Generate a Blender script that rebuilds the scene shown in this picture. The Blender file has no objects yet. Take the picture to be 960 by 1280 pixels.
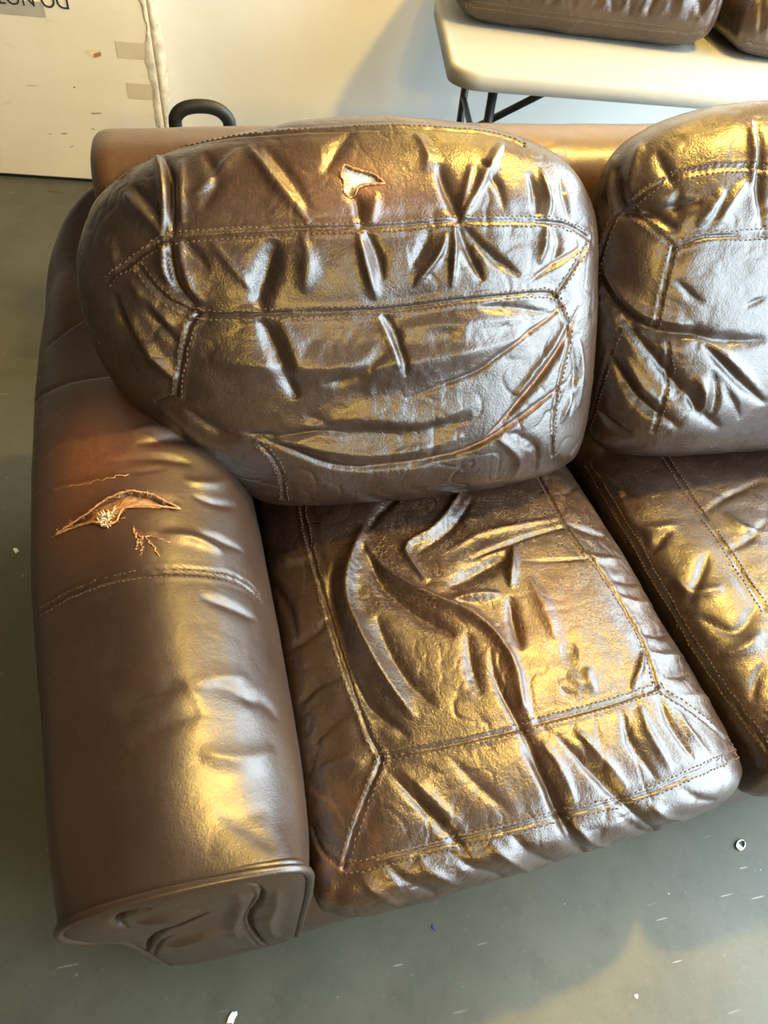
import bpy, math, random
import numpy as np
from mathutils import Vector, Matrix, kdtree

# ------------------------------------------------------------------ camera, sky, lights, exposure
scene = bpy.context.scene
COL = scene.collection
cam_d = bpy.data.cameras.new('camera')
cam = bpy.data.objects.new('camera', cam_d)
COL.objects.link(cam)
scene.camera = cam
cam_d.sensor_fit = 'VERTICAL'
cam_d.sensor_height = 32.0
cam_d.lens = 893.127 / 1280 * 32.0
cam_d.clip_start = 0.02


def cam_axes(yaw, pitch, roll):
    y, p, r = (math.radians(a) for a in (yaw, pitch, roll))
    fwd = Vector((math.sin(y) * math.cos(p), math.cos(y) * math.cos(p), -math.sin(p)))
    right = Vector((math.cos(y), -math.sin(y), 0))
    up = right.cross(fwd)
    return (right * math.cos(r) + up * math.sin(r), -right * math.sin(r) + up * math.cos(r), fwd)


_r, _u, _f = cam_axes(17.85, 48.902, 6.741)
cam.matrix_world = Matrix(((_r.x, _u.x, -_f.x, 0.222), (_r.y, _u.y, -_f.y, -0.209),
                           (_r.z, _u.z, -_f.z, 1.373), (0, 0, 0, 1)))

vs = scene.view_settings
scene.display_settings.display_device = 'sRGB'
vs.view_transform = 'Standard'
vs.look = 'None'
vs.gamma = 1.0
vs.use_curve_mapping = False
vs.exposure = 0.45

world = bpy.data.worlds.new('daylight')
scene.world = world
world.use_nodes = True
bg = world.node_tree.nodes['Background']
bg.inputs['Color'].default_value = (0.74, 0.91, 1.0, 1)
bg.inputs['Strength'].default_value = 11.0

# the room is turned against the sofa: local frame with origin on the carton's front foot line
ROOM_O = Vector((-0.527, 2.87, 0.0))
ROOM_ROT = math.atan2(-0.203, 0.979)
ROOM_M = Matrix.Translation(ROOM_O) @ Matrix.Rotation(ROOM_ROT, 4, 'Z')


def room(a, b, z):
    return ROOM_M @ Vector((a, b, z))


LAMPS = [(2.05, -0.65, 2.40), (2.50, -1.60, 2.40), (2.10, -5.60, 2.35)]
LAMP_POWER = [28.0, 175.0, 145.0]
LAMP_COLOR = (1.0, 0.64, 0.12)
for i, L in enumerate(LAMPS):
    ld = bpy.data.lights.new('bulb_light', 'POINT')
    ld.energy = LAMP_POWER[i]
    ld.color = LAMP_COLOR
    ld.shadow_soft_size = 0.06
    lo = bpy.data.objects.new('bulb_light', ld)
    lo.location = room(*L)
    COL.objects.link(lo)
# daylight portal in the open doorway of the right wall
pd = bpy.data.lights.new('doorway_portal', 'AREA')
pd.shape = 'RECTANGLE'
DOOR_A, DOOR_B0, DOOR_B1, DOOR_H = 3.2, -4.3, -0.10, 2.30
pd.size = DOOR_H
pd.size_y = DOOR_B1 - DOOR_B0
pd.cycles.is_portal = True
po = bpy.data.objects.new('doorway_portal', pd)
po.matrix_world = (ROOM_M @ Matrix.Translation((DOOR_A + 0.02, (DOOR_B0 + DOOR_B1) / 2, DOOR_H / 2))
                   @ Matrix.Rotation(math.radians(90), 4, 'Y'))
COL.objects.link(po)
FRONT_B = -6.2
scene.cycles.max_bounces = 4
scene.cycles.diffuse_bounces = 3
scene.cycles.glossy_bounces = 3


# ------------------------------------------------------------------ helpers
def tag(o, label=None, cat=None, group=None, kind=None):
    if label: o['label'] = label
    if cat: o['category'] = cat
    if group: o['group'] = group
    if kind: o['kind'] = kind
    return o


def empty(name, loc=(0, 0, 0), rz=0.0):
    o = bpy.data.objects.new(name, None)
    o.location = loc
    o.rotation_euler = (0, 0, rz)
    o.empty_display_size = 0.1
    COL.objects.link(o)
    return o


def make_obj(name, V, F, mat, parent=None, origin=None, smooth=True, attrs=None):
    """V (n,3) array; F list/array of faces; origin = point that becomes the object origin"""
    V = np.asarray(V, dtype=np.float64)
    if origin is None:
        origin = (0, 0, 0)
    Vl = V - np.asarray(origin)
    me = bpy.data.meshes.new(name)
    if isinstance(F, np.ndarray) and F.ndim == 2 and F.shape[1] == 4:
        n = len(F)
        me.vertices.add(len(Vl)); me.vertices.foreach_set('co', Vl.ravel().astype(np.float32))
        me.loops.add(n * 4); me.loops.foreach_set('vertex_index', F.ravel().astype(np.int32))
        me.polygons.add(n); me.polygons.foreach_set('loop_start', np.arange(0, n * 4, 4, dtype=np.int32))
        me.update(calc_edges=True)
        me.validate()
    else:
        me.from_pydata([tuple(v) for v in Vl], [], [tuple(int(i) for i in f) for f in F])
        me.update()
    if smooth:
        me.polygons.foreach_set('use_smooth', np.ones(len(me.polygons), dtype=bool))
    if attrs:
        for k, a in attrs.items():
            at = me.attributes.new(k, 'FLOAT', 'POINT')
            at.data.foreach_set('value', np.asarray(a, dtype=np.float32))
    me.materials.append(mat)
    o = bpy.data.objects.new(name, me)
    COL.objects.link(o)
    if parent is not None:
        o.parent = parent
    o.location = origin
    return o


def child(name, V, F, mat, parent, smooth=True, attrs=None):
    """a part given in world coordinates, under a parent that is only translated / turned about z"""
    o = make_obj(name, V, F, mat, None, None, smooth, attrs)
    bpy.context.view_layer.update()
    o.parent = parent
    o.matrix_parent_inverse = parent_world(parent).inverted()
    return o


def parent_world(p):
    m = p.matrix_basis.copy()
    if p.parent is not None:
        m = parent_world(p.parent) @ p.matrix_parent_inverse @ m
    return m


class MB:
    """collects plain shapes into one mesh"""
    def __init__(s):
        s.V, s.F = [], []

    def add(s, V, F):
        n = len(s.V)
        s.V += [tuple(v) for v in V]
        s.F += [tuple(i + n for i in f) for f in F]
        return s

    def box(s, a, b, bev=0.0):
        (x0, y0, z0), (x1, y1, z1) = a, b
        if bev <= 0:
            V = [(x, y, z) for z in (z0, z1) for x, y in ((x0, y0), (x1, y0), (x1, y1), (x0, y1))]
            return s.add(V, [(3, 2, 1, 0), (4, 5, 6, 7), (0, 1, 5, 4), (1, 2, 6, 5), (2, 3, 7, 6), (3, 0, 4, 7)])
        rings = []
        for z, ins in ((z0, bev), (z0 + bev, 0), (z1 - bev, 0), (z1, bev)):
            X0, X1, Y0, Y1 = x0 + ins, x1 - ins, y0 + ins, y1 - ins
            c = bev if ins == 0 else bev * 0.4
            rings.append([(X0 + c, Y0, z), (X1 - c, Y0, z), (X1, Y0 + c, z), (X1, Y1 - c, z),
                          (X1 - c, Y1, z), (X0 + c, Y1, z), (X0, Y1 - c, z), (X0, Y0 + c, z)])
        V = [p for r in rings for p in r]
        F = [tuple(range(7, -1, -1)), tuple(range(24, 32))]
        for k in range(3):
            for i in range(8):
                j = (i + 1) % 8
                F.append((k * 8 + i, k * 8 + j, k * 8 + 8 + j, k * 8 + 8 + i))
        return s.add(V, F)

    def tube(s, pts, r, n=10, flat=1.0, cap=True):
        pts = [Vector(p) for p in pts]
        V, F = [], []
        up = None
        for i, p in enumerate(pts):
            t = (pts[min(i + 1, len(pts) - 1)] - pts[max(i - 1, 0)]).normalized()
            if up is None:
                a = Vector((0, 0, 1)) if abs(t.z) < 0.9 else Vector((1, 0, 0))
                up = t.cross(a).normalized()
            u = (up - t * up.dot(t)).normalized()
            up = u
            w = t.cross(u)
            rr = r[i] if isinstance(r, (list, tuple)) else r
            for k in range(n):
                an = 2 * math.pi * k / n
                V.append(p + u * (rr * math.cos(an)) + w * (rr * flat * math.sin(an)))
        for i in range(len(pts) - 1):
            for k in range(n):
                j = (k + 1) % n
                F.append((i * n + k, i * n + j, i * n + n + j, i * n + n + k))
        if cap:
            F.append(tuple(range(n - 1, -1, -1)))
            F.append(tuple(range((len(pts) - 1) * n, len(pts) * n)))
        return s.add(V, F)

    def build(s, name, mat, parent=None, smooth=False):
        return make_obj(name, np.array(s.V), s.F, mat, parent, None, smooth)


# ------------------------------------------------------------------ numeric shape tools
#GEO-BEGIN
def cr_closed(P, k=16):
    """closed Catmull-Rom; k samples per span; returns (len(P)*k, d)"""
    P = np.asarray(P, float); n = len(P); out = []
    t = np.linspace(0, 1, k, endpoint=False)[:, None]
    for i in range(n):
        a, b, c, d = P[i - 1], P[i], P[(i + 1) % n], P[(i + 2) % n]
        out.append(0.5 * (2 * b + (c - a) * t + (2 * a - 5 * b + 4 * c - d) * t ** 2 + (-a + 3 * b - 3 * c + d) * t ** 3))
    return np.concatenate(out)


def cr_open(P, k=12):
    P = np.asarray(P, float)
    if len(P) == 2:
        return P[0] + (P[1] - P[0]) * np.linspace(0, 1, k)[:, None]
    Q = np.vstack([2 * P[0] - P[1], P, 2 * P[-1] - P[-2]]); out = []
    t = np.linspace(0, 1, k, endpoint=False)[:, None]
    for i in range(1, len(Q) - 2):
        a, b, c, d = Q[i - 1:i + 3]
        out.append(0.5 * (2 * b + (c - a) * t + (2 * a - 5 * b + 4 * c - d) * t ** 2 + (-a + 3 * b - 3 * c + d) * t ** 3))
    return np.vstack(out + [P[-1:]])


def resample(C, n, closed=False):
    if closed: C = np.vstack([C, C[:1]])
    L = np.r_[0, np.cumsum(np.linalg.norm(np.diff(C, axis=0), axis=1))]
    t = np.linspace(0, L[-1], n)
    return np.stack([np.interp(t, L, C[:, k]) for k in range(C.shape[1])], 1)


def pillow(outline, corners, center, N, p, q, Tf, Tb, O, U, Vv, W, phimax=2.6, half=0.32):
    """closed cushion: outline in (u,v); corners = indices of the control points mapped to the grid corners;
    superellipse profile: r = sin^(2/p), w = cos^(2/q); Tf/Tb half thickness in front of / behind the mid plane"""
    K = 24
    C = cr_closed(outline, K)
    n = len(outline); segs = []
    for i in range(4):
        a, b = corners[i] * K, corners[(i + 1) % 4] * K
        if b <= a: b += n * K
        idx = np.arange(a, b + 1) % (n * K)
        segs.append(resample(C[idx], N + 1)[:-1])
    per = np.vstack(segs)                                   # 4N points
    g = np.linspace(-1, 1, N + 1)
    s, t = np.meshgrid(g, g, indexing='ij')
    m = np.maximum(np.abs(s), np.abs(t))
    mm = np.where(m < 1e-9, 1, m)
    a, b = s / mm, t / mm
    # perimeter parameter: side 0: t=-1 s -1..1 ; side 1: s=1 ; side 2: t=1 ; side 3: s=-1
    th = np.where((b <= -1 + 1e-9), (a + 1) / 2, np.where(a >= 1 - 1e-9, 1 + (b + 1) / 2,
         np.where(b >= 1 - 1e-9, 2 + (1 - a) / 2, 3 + (1 - b) / 2)))
    th = (th % 4) * N
    i0 = np.floor(th).astype(int) % (4 * N); fr = (th - np.floor(th))[..., None]
    out = per[i0] * (1 - fr) + per[(i0 + 1) % (4 * N)] * fr
    ph = np.linspace(0, phimax, 800)
    rr = np.abs(np.sin(ph)) ** (2 / p)
    ww = np.sign(np.cos(ph)) * np.abs(np.cos(ph)) ** (2 / q)
    wt = np.where(ww > 0, ww * Tf, ww * Tb)
    L = np.r_[0, np.cumsum(np.hypot(np.diff(rr) * half, np.diff(wt)))]; L /= L[-1]
    r = np.interp(m, L, rr); w = np.interp(m, L, wt)
    uv = np.asarray(center) + r[..., None] * (out - np.asarray(center))
    O, U, Vv, W = (np.asarray(x, float) for x in (O, U, Vv, W))
    P = O + uv[..., :1] * U + uv[..., 1:] * Vv + w[..., None] * W
    V = P.reshape(-1, 3)
    idx = np.arange((N + 1) ** 2).reshape(N + 1, N + 1)
    F = np.stack([idx[:-1, :-1], idx[1:, :-1], idx[1:, 1:], idx[:-1, 1:]], -1).reshape(-1, 4)
    cap = np.stack([idx[:-1, 0], idx[:-1, -1], idx[1:, -1], idx[1:, 0]], -1)
    cap2 = np.stack([idx[0, :-1], idx[0, 1:], idx[-1, 1:], idx[-1, :-1]], -1)
    return V, np.vstack([F, cap, cap2])


def loft(sections, n_along, n_around):
    """sections: (S,K,3) control points; smooth surface through them, open both ways"""
    S = np.asarray(sections, float)
    rows = np.stack([resample(cr_open(s, 16), n_around) for s in S])          # (S,n,3)
    cols = np.stack([resample(cr_open(rows[:, j], 24), n_along) for j in range(n_around)], 1)
    V = cols.reshape(-1, 3)
    idx = np.arange(n_along * n_around).reshape(n_along, n_around)
    F = np.stack([idx[:-1, :-1], idx[1:, :-1], idx[1:, 1:], idx[:-1, 1:]], -1).reshape(-1, 4)
    return V, F


def vnormals(V, F):
    a = V[F[:, 2]] - V[F[:, 0]]; b = V[F[:, 3]] - V[F[:, 1]]
    fn = np.cross(a, b)
    N = np.stack([np.bincount(F.ravel(), np.repeat(fn[:, k], 4), minlength=len(V)) for k in range(3)], 1)
    return N / np.maximum(np.linalg.norm(N, axis=1, keepdims=True), 1e-12)
#GEO-END


def vnoise(P, scale, seed=0):
    """smooth value noise, about -1..1"""
    X = P * scale + np.array([17.3, 5.1, 9.7]) * (seed + 1)
    i = np.floor(X).astype(np.int64); f = X - i; f = f * f * (3 - 2 * f)

    def h(a, b, c):
        n = (a * 374761393 + b * 668265263 + c * 2147483647 + seed * 974634777) & 0xffffffff
        n = ((n ^ (n >> 13)) * 1274126177) & 0xffffffff
        n = (n ^ (n >> 16)) & 0xffff
        return n / 32767.5 - 1
    r = 0
    for dx in (0, 1):
        for dy in (0, 1):
            for dz in (0, 1):
                w = (f[:, 0] if dx else 1 - f[:, 0]) * (f[:, 1] if dy else 1 - f[:, 1]) * (f[:, 2] if dz else 1 - f[:, 2])
                r = r + w * h(i[:, 0] + dx, i[:, 1] + dy, i[:, 2] + dz)
    return r


def poly_dist(V, pts, reach):
    """distance of vertices to a 3-D polyline and position along it (0..1), for those within reach"""
    pts = np.asarray(pts, float)
    lo, hi = pts.min(0) - reach, pts.max(0) + reach
    sel = np.nonzero(((V > lo) & (V < hi)).all(1))[0]
    if len(sel) == 0:
        return sel, None, None
    Q = V[sel]; best = np.full(len(sel), 1e9); tt = np.zeros(len(sel))
    L = np.r_[0, np.cumsum(np.linalg.norm(np.diff(pts, axis=0), axis=1))]
    for k in range(len(pts) - 1):
        a, d = pts[k], pts[k + 1] - pts[k]
        l2 = d @ d
        if l2 < 1e-14: continue
        t = np.clip((Q - a) @ d / l2, 0, 1)
        dd = np.linalg.norm(Q - a - t[:, None] * d, axis=1)
        m = dd < best
        best[m] = dd[m]; tt[m] = (L[k] + t[m] * math.sqrt(l2)) / L[-1]
    k = best < reach
    return sel[k], best[k], tt[k]


def sculpt(V, F, strokes, fine=1.0):
    """moves vertices along their normals: seams, ridges (r), valleys (v), scuffs (t, colour only)"""
    N = vnormals(V, F)
    H = np.zeros(len(V)); wear = np.zeros(len(V)); groove = np.zeros(len(V))
    wob = vnoise(V, 38, 3) * 0.5 + vnoise(V, 90, 5) * 0.3
    for st in strokes:
        kind, w, h, pts = st
        pts = np.asarray(pts, float) / 1e4
        if kind in 'SDB':
            sel, d, t = poly_dist(V, pts, 0.05)
            if len(sel) == 0: continue
            puff = 0.0014 if kind != 'B' else 0.0006
            H[sel] += (-0.0030 * np.exp(-(d / 0.0017) ** 2) + puff * np.exp(-((d - 0.0065) / 0.0045) ** 2)
                       - 0.6 * h * np.exp(-(d / w) ** 2))
            groove[sel] = np.maximum(groove[sel], np.exp(-(d / 0.0016) ** 2))
        elif kind in 'rv':
            sel, d, t = poly_dist(V, pts, 3.2 * w)
            if len(sel) == 0: continue
            end = np.clip(np.sin(np.pi * np.clip(t, 0, 1)), 0, 1) ** 0.6
            dd = d * (1 + 0.35 * wob[sel]) / (0.35 + 0.65 * end)
            H[sel] += (h if kind == 'r' else -h) * np.exp(-(np.abs(dd) / (w * 0.85)) ** 1.6) * end
        elif kind == 't':
            sel, d, t = poly_dist(V, pts, 4 * w)
            if len(sel) == 0: continue
            end = np.clip(np.sin(np.pi * np.clip(t, 0, 1)), 0, 1) ** 0.5
            wear[sel] = np.maximum(wear[sel], h * np.exp(-(d / w) ** 2) * end * (0.75 + 0.5 * wob[sel]))
            H[sel] -= 0.0012 * np.exp(-(d / w) ** 2) * end
    H += fine * (vnoise(V, 9, 1) * 0.0022 + vnoise(V, 24, 2) * 0.0011 + vnoise(V, 55, 4) * 0.0005)
    # thin crease lines: zero crossings of soft noise, in patches
    for sc_, sd, am in ((np.array([26, 30, 30]), 21, 0.0011), (np.array([48, 40, 44]), 22, 0.0008)):
        nz = vnoise(V + 0.012 * np.stack([vnoise(V, 20, 30), vnoise(V, 20, 31), vnoise(V, 20, 32)], 1), sc_, sd)
        H -= fine * am * np.exp(-(nz / 0.085) ** 2) * np.clip(vnoise(V, 7, sd + 5) * 1.6 + 0.35, 0, 1)
    V2 = V + N * H[:, None]
    return V2, wear, groove


def nearest_fn(V, N):
    kd = kdtree.KDTree(len(V))
    for i, v in enumerate(V): kd.insert(v, i)
    kd.balance()
    return lambda p: kd.find(p)[1]


def stitches(V, F, strokes, pitch=0.0075, off=0.0075, ln=0.0024, wd=0.0011, ht=0.0010, sel=None):
    """small thread bars on both sides of every seam, lying on the sculpted surface"""
    N = vnormals(V, F)
    allp = []
    for kind, w, h, pts in strokes:
        if kind not in 'SD': continue
        C = np.asarray(pts, float) / 1e4
        L = np.linalg.norm(np.diff(C, axis=0), axis=1).sum()
        C = resample(C, max(2, int(L / pitch)))
        T = np.gradient(C, axis=0)
        allp.append((kind, C, T))
    if not allp: return np.zeros((0, 3)), []
    A = np.vstack([c for _, c, _ in allp])
    lo, hi = A.min(0) - 0.05, A.max(0) + 0.05
    m = np.nonzero(((V > lo) & (V < hi)).all(1))[0]
    m = m[(m % 1) == 0]
    kd = kdtree.KDTree(len(m))
    for i in m: kd.insert(V[i], int(i))
    kd.balance()
    VV, FF = [], []
    cube = [(3, 2, 1, 0), (4, 5, 6, 7), (0, 1, 5, 4), (1, 2, 6, 5), (2, 3, 7, 6), (3, 0, 4, 7)]
    for kind, C, T in allp:
        for c, t in zip(C, T):
            i = kd.find(c)[1]
            n = N[i]; t = t - n * (t @ n); l = np.linalg.norm(t)
            if l < 1e-9: continue
            t = t / l; s = np.cross(n, t)
            for sd in ((-1, 1) if kind == 'D' else (1,)):
                j = kd.find(c + s * sd * off)[1]
                nn = N[j]
                q = c + s * sd * off
                q = q + nn * ((V[j] - q) @ nn)
                t2 = t - nn * (t @ nn); t2 /= max(1e-9, np.linalg.norm(t2)); s2 = np.cross(nn, t2)
                b = len(VV)
                for z, k in ((-0.4, 1.0), (1.0, 0.6)):
                    for x, y in ((-1, -1), (1, -1), (1, 1), (-1, 1)):
                        VV.append(q + t2 * x * ln * k + s2 * y * wd * k + nn * z * ht)
                FF += [tuple(a + b for a in f) for f in cube]
    return np.array(VV), FF


# ------------------------------------------------------------------ materials
def new_mat(name):
    m = bpy.data.materials.new(name)
    m.use_nodes = True
    nt = m.node_tree
    return m, nt, nt.nodes['Principled BSDF']


def N_(nt, typ, **kw):
    n = nt.nodes.new(typ)
    for k, v in kw.items(): setattr(n, k, v)
    return n


def mixc(nt, fac, a, b):
    n = N_(nt, 'ShaderNodeMix', data_type='RGBA')
    for s, v in ((n.inputs[0], fac), (n.inputs[6], a), (n.inputs[7], b)):
        if isinstance(v, bpy.types.NodeSocket): nt.links.new(v, s)
        elif isinstance(v, (int, float)): s.default_value = v
        else: s.default_value = (*v, 1)
    return n.outputs[2]


def math_(nt, op, a, b=None, c=None, clamp=False):
    n = N_(nt, 'ShaderNodeMath', operation=op, use_clamp=clamp)
    for s, v in zip(n.inputs, (a, b, c)):
        if v is None: continue
        if isinstance(v, bpy.types.NodeSocket): nt.links.new(v, s)
        else: s.default_value = v
    return n.outputs[0]


def ramp(nt, fac, a, b):
    n = N_(nt, 'ShaderNodeMapRange', clamp=True)
    nt.links.new(fac, n.inputs[0])
    n.inputs[1].default_value, n.inputs[2].default_value = a, b
    return n.outputs[0]


def noise(nt, co, scale, detail=3, rough=0.5, dist=0.0):
    n = N_(nt, 'ShaderNodeTexNoise')
    nt.links.new(co, n.inputs['Vector'])
    n.inputs['Scale'].default_value = scale
    n.inputs['Detail'].default_value = detail
    n.inputs['Roughness'].default_value = rough
    n.inputs['Distortion'].default_value = dist
    return n.outputs[0]


def coords(nt):
    g = N_(nt, 'ShaderNodeNewGeometry')
    return g.outputs['Position']


def leather(name, base=(0.024, 0.0125, 0.008), base2=(0.042, 0.023, 0.0145), tan=(0.42, 0.17, 0.065),
            rough=0.30, grain=0.42):
    m, nt, b = new_mat(name)
    co = coords(nt)
    n1 = noise(nt, co, 7, 4, 0.6)
    col = mixc(nt, ramp(nt, n1, 0.35, 0.7), base, base2)
    # fine pale cracks and rubs in the finish
    vo = N_(nt, 'ShaderNodeTexVoronoi', feature='DISTANCE_TO_EDGE')
    wv = N_(nt, 'ShaderNodeVectorMath', operation='ADD')
    nd = N_(nt, 'ShaderNodeTexNoise'); nt.links.new(co, nd.inputs['Vector']); nd.inputs['Scale'].default_value = 60
    sc = N_(nt, 'ShaderNodeVectorMath', operation='SCALE'); nt.links.new(nd.outputs['Color'], sc.inputs[0]); sc.inputs['Scale'].default_value = 0.012
    nt.links.new(co, wv.inputs[0]); nt.links.new(sc.outputs[0], wv.inputs[1])
    nt.links.new(wv.outputs[0], vo.inputs['Vector']); vo.inputs['Scale'].default_value = 135
    line = ramp(nt, vo.outputs['Distance'], 0.055, 0.0)
    ca = N_(nt, 'ShaderNodeAttribute', attribute_name='crack')
    patch = ramp(nt, noise(nt, co, 30, 5, 0.75), 0.42, 0.60)
    cf = math_(nt, 'MULTIPLY', math_(nt, 'MULTIPLY', line, patch), ca.outputs['Fac'], clamp=True)
    col = mixc(nt, math_(nt, 'MULTIPLY', cf, 0.65), col, (0.40, 0.27, 0.16))
    speck = ramp(nt, noise(nt, co, 330, 3, 0.7), 0.60, 0.74)
    sf = math_(nt, 'MULTIPLY', math_(nt, 'MULTIPLY', speck, ca.outputs['Fac']), 0.35, clamp=True)
    col = mixc(nt, sf, col, (0.30, 0.16, 0.08))
    wa = N_(nt, 'ShaderNodeAttribute', attribute_name='wear')
    wf = math_(nt, 'MULTIPLY', wa.outputs['Fac'], ramp(nt, noise(nt, co, 160, 4, 0.7), 0.15, 0.55), clamp=True)
    col = mixc(nt, wf, col, tan)
    nt.links.new(col, b.inputs['Base Color'])
    r = math_(nt, 'MULTIPLY_ADD', noise(nt, co, 32, 4, 0.65), 0.22, rough - 0.11)
    r = math_(nt, 'MULTIPLY_ADD', wf, 0.25, r, clamp=True)
    nt.links.new(r, b.inputs['Roughness'])
    b.inputs['Specular IOR Level'].default_value = 0.75
    b.inputs['Coat Weight'].default_value = 0.15
    b.inputs['Coat Roughness'].default_value = 0.28
    # pebbled grain and soft creases
    gr = N_(nt, 'ShaderNodeTexVoronoi', feature='SMOOTH_F1')
    nt.links.new(co, gr.inputs['Vector']); gr.inputs['Scale'].default_value = 420
    h = math_(nt, 'MULTIPLY_ADD', gr.outputs['Distance'], 0.35, math_(nt, 'MULTIPLY', noise(nt, co, 120, 5, 0.65), 0.9))
    h = math_(nt, 'MULTIPLY_ADD', cf, -0.5, h)
    bp = N_(nt, 'ShaderNodeBump')
    bp.inputs['Strength'].default_value = grain
    bp.inputs['Distance'].default_value = 0.0022
    nt.links.new(h, bp.inputs['Height'])
    nt.links.new(bp.outputs[0], b.inputs['Normal'])
    return m


def simple(name, col, rough=0.5, var=0.0, scale=20, col2=None, metal=0.0, bump=0.0, bscale=200, spec=0.5):
    m, nt, b = new_mat(name)
    co = coords(nt)
    c2 = col2 if col2 else tuple(c * (1 - var) for c in col)
    nt.links.new(mixc(nt, ramp(nt, noise(nt, co, scale, 4, 0.6), 0.35, 0.68), col, c2), b.inputs['Base Color'])
    b.inputs['Roughness'].default_value = rough
    b.inputs['Metallic'].default_value = metal
    b.inputs['Specular IOR Level'].default_value = spec
    if bump:
        bp = N_(nt, 'ShaderNodeBump'); bp.inputs['Strength'].default_value = bump; bp.inputs['Distance'].default_value = 0.002
        nt.links.new(noise(nt, co, bscale, 4, 0.6), bp.inputs['Height']); nt.links.new(bp.outputs[0], b.inputs['Normal'])
    return m


M = {}
M['leather'] = leather('brown_leather')
M['frame_leather'] = leather('frame_leather', base=(0.075, 0.038, 0.015), base2=(0.098, 0.052, 0.022), rough=0.36, grain=0.3)
M['arm_leather'] = leather('arm_leather', base=(0.026, 0.0135, 0.0085), base2=(0.038, 0.021, 0.0135), tan=(0.19, 0.060, 0.017), rough=0.37, grain=0.2)
M['thread'] = simple('thread', (0.10, 0.058, 0.034), 0.7, 0.4, 300)
M['foam'] = simple('foam', (0.74, 0.72, 0.66), 0.95, 0.25, 120, bump=0.6, bscale=400)
M['raw_leather'] = simple('raw_leather', (0.52, 0.26, 0.10), 0.85, 0.5, 200, bump=0.5, bscale=500)
M['fluff'] = simple('fluff', (0.75, 0.65, 0.50), 0.95, 0.2, 150)
M['tabletop'] = simple('tabletop_plastic', (0.37, 0.365, 0.335), 0.65, 0.06, 6, bump=0.12, bscale=500, spec=0.2)
M['black_metal'] = simple('black_metal', (0.012, 0.012, 0.014), 0.4, 0.3, 30)
M['black_rubber'] = simple('black_rubber', (0.006, 0.006, 0.006), 0.55, 0.3, 60, bump=0.2, bscale=300)
M['grey_plastic'] = simple('grey_plastic', (0.20, 0.20, 0.19), 0.5, 0.2, 20)
M['wall'] = simple('painted_wall', (0.67, 0.67, 0.65), 0.75, 0.05, 3, bump=0.25, bscale=120)
M['bare_wall'] = simple('unpainted_wall', (0.20, 0.17, 0.14), 0.85, 0.2, 4)
M['ceiling'] = simple('ceiling_paint', (0.30, 0.27, 0.23), 0.9, 0.05, 3)
M['dark'] = simple('dark_fabric', (0.010, 0.009, 0.008), 0.9, 0.2, 40)


def concrete():
    m, nt, b = new_mat('concrete_floor')
    co = coords(nt)
    c = mixc(nt, ramp(nt, noise(nt, co, 2.2, 6, 0.6), 0.3, 0.72), (0.055, 0.058, 0.045), (0.105, 0.106, 0.084))
    c = mixc(nt, math_(nt, 'MULTIPLY', ramp(nt, noise(nt, co, 14, 5, 0.7), 0.5, 0.72), 0.5), c, (0.048, 0.050, 0.040))
    c = mixc(nt, math_(nt, 'MULTIPLY', ramp(nt, noise(nt, co, 60, 3, 0.7), 0.62, 0.75), 0.35), c, (0.17, 0.17, 0.14))
    # pale paint specks and scratch marks
    sp = ramp(nt, noise(nt, co, 75, 2, 0.4), 0.765, 0.785)
    c = mixc(nt, math_(nt, 'MULTIPLY', sp, 0.55), c, (0.50, 0.50, 0.46))
    for i, (rz, th) in enumerate(((0.9, 0.0022), (2.3, 0.0018), (0.25, 0.0015))):
        mp = N_(nt, 'ShaderNodeMapping'); nt.links.new(co, mp.inputs[0])
        mp.inputs['Rotation'].default_value = (0, 0, rz); mp.inputs['Scale'].default_value = (1.6, 14, 1)
        mp.inputs['Location'].default_value = (3.1 * i, 1.7 * i, 0)
        s_ = ramp(nt, noise(nt, mp.outputs[0], 9, 1, 0.3), 0.775, 0.79)
        s_ = math_(nt, 'MULTIPLY', s_, ramp(nt, noise(nt, co, 3.5, 2, 0.5), 0.5, 0.62))
        c = mixc(nt, math_(nt, 'MULTIPLY', s_, 0.5), c, (0.42, 0.42, 0.39))
    nt.links.new(c, b.inputs['Base Color'])
    nt.links.new(math_(nt, 'MULTIPLY_ADD', noise(nt, co, 5, 4, 0.6), 0.3, 0.30), b.inputs['Roughness'])
    bp = N_(nt, 'ShaderNodeBump'); bp.inputs['Strength'].default_value = 0.15; bp.inputs['Distance'].default_value = 0.002
    nt.links.new(noise(nt, co, 90, 5, 0.7), bp.inputs['Height']); nt.links.new(bp.outputs[0], b.inputs['Normal'])
    return m


M['floor'] = concrete()


def cardboard():
    m, nt, b = new_mat('white_cardboard')
    tc = N_(nt, 'ShaderNodeTexCoord'); co = tc.outputs['Object']
    c = mixc(nt, ramp(nt, noise(nt, co, 3, 5, 0.6), 0.3, 0.75), (0.66, 0.60, 0.47), (0.74, 0.69, 0.56))
    mp = N_(nt, 'ShaderNodeMapping'); nt.links.new(co, mp.inputs[0]); mp.inputs['Scale'].default_value = (4, 1, 14)
    c = mixc(nt, math_(nt, 'MULTIPLY', ramp(nt, noise(nt, mp.outputs[0], 3.3, 4, 0.65), 0.60, 0.80), 0.30), c, (0.36, 0.30, 0.21))
    c = mixc(nt, math_(nt, 'MULTIPLY', ramp(nt, noise(nt, co, 28, 3, 0.6), 0.70, 0.80), 0.25), c, (0.28, 0.23, 0.17))
    nt.links.new(c, b.inputs['Base Color'])
    b.inputs['Roughness'].default_value = 0.8
    return m


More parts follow.
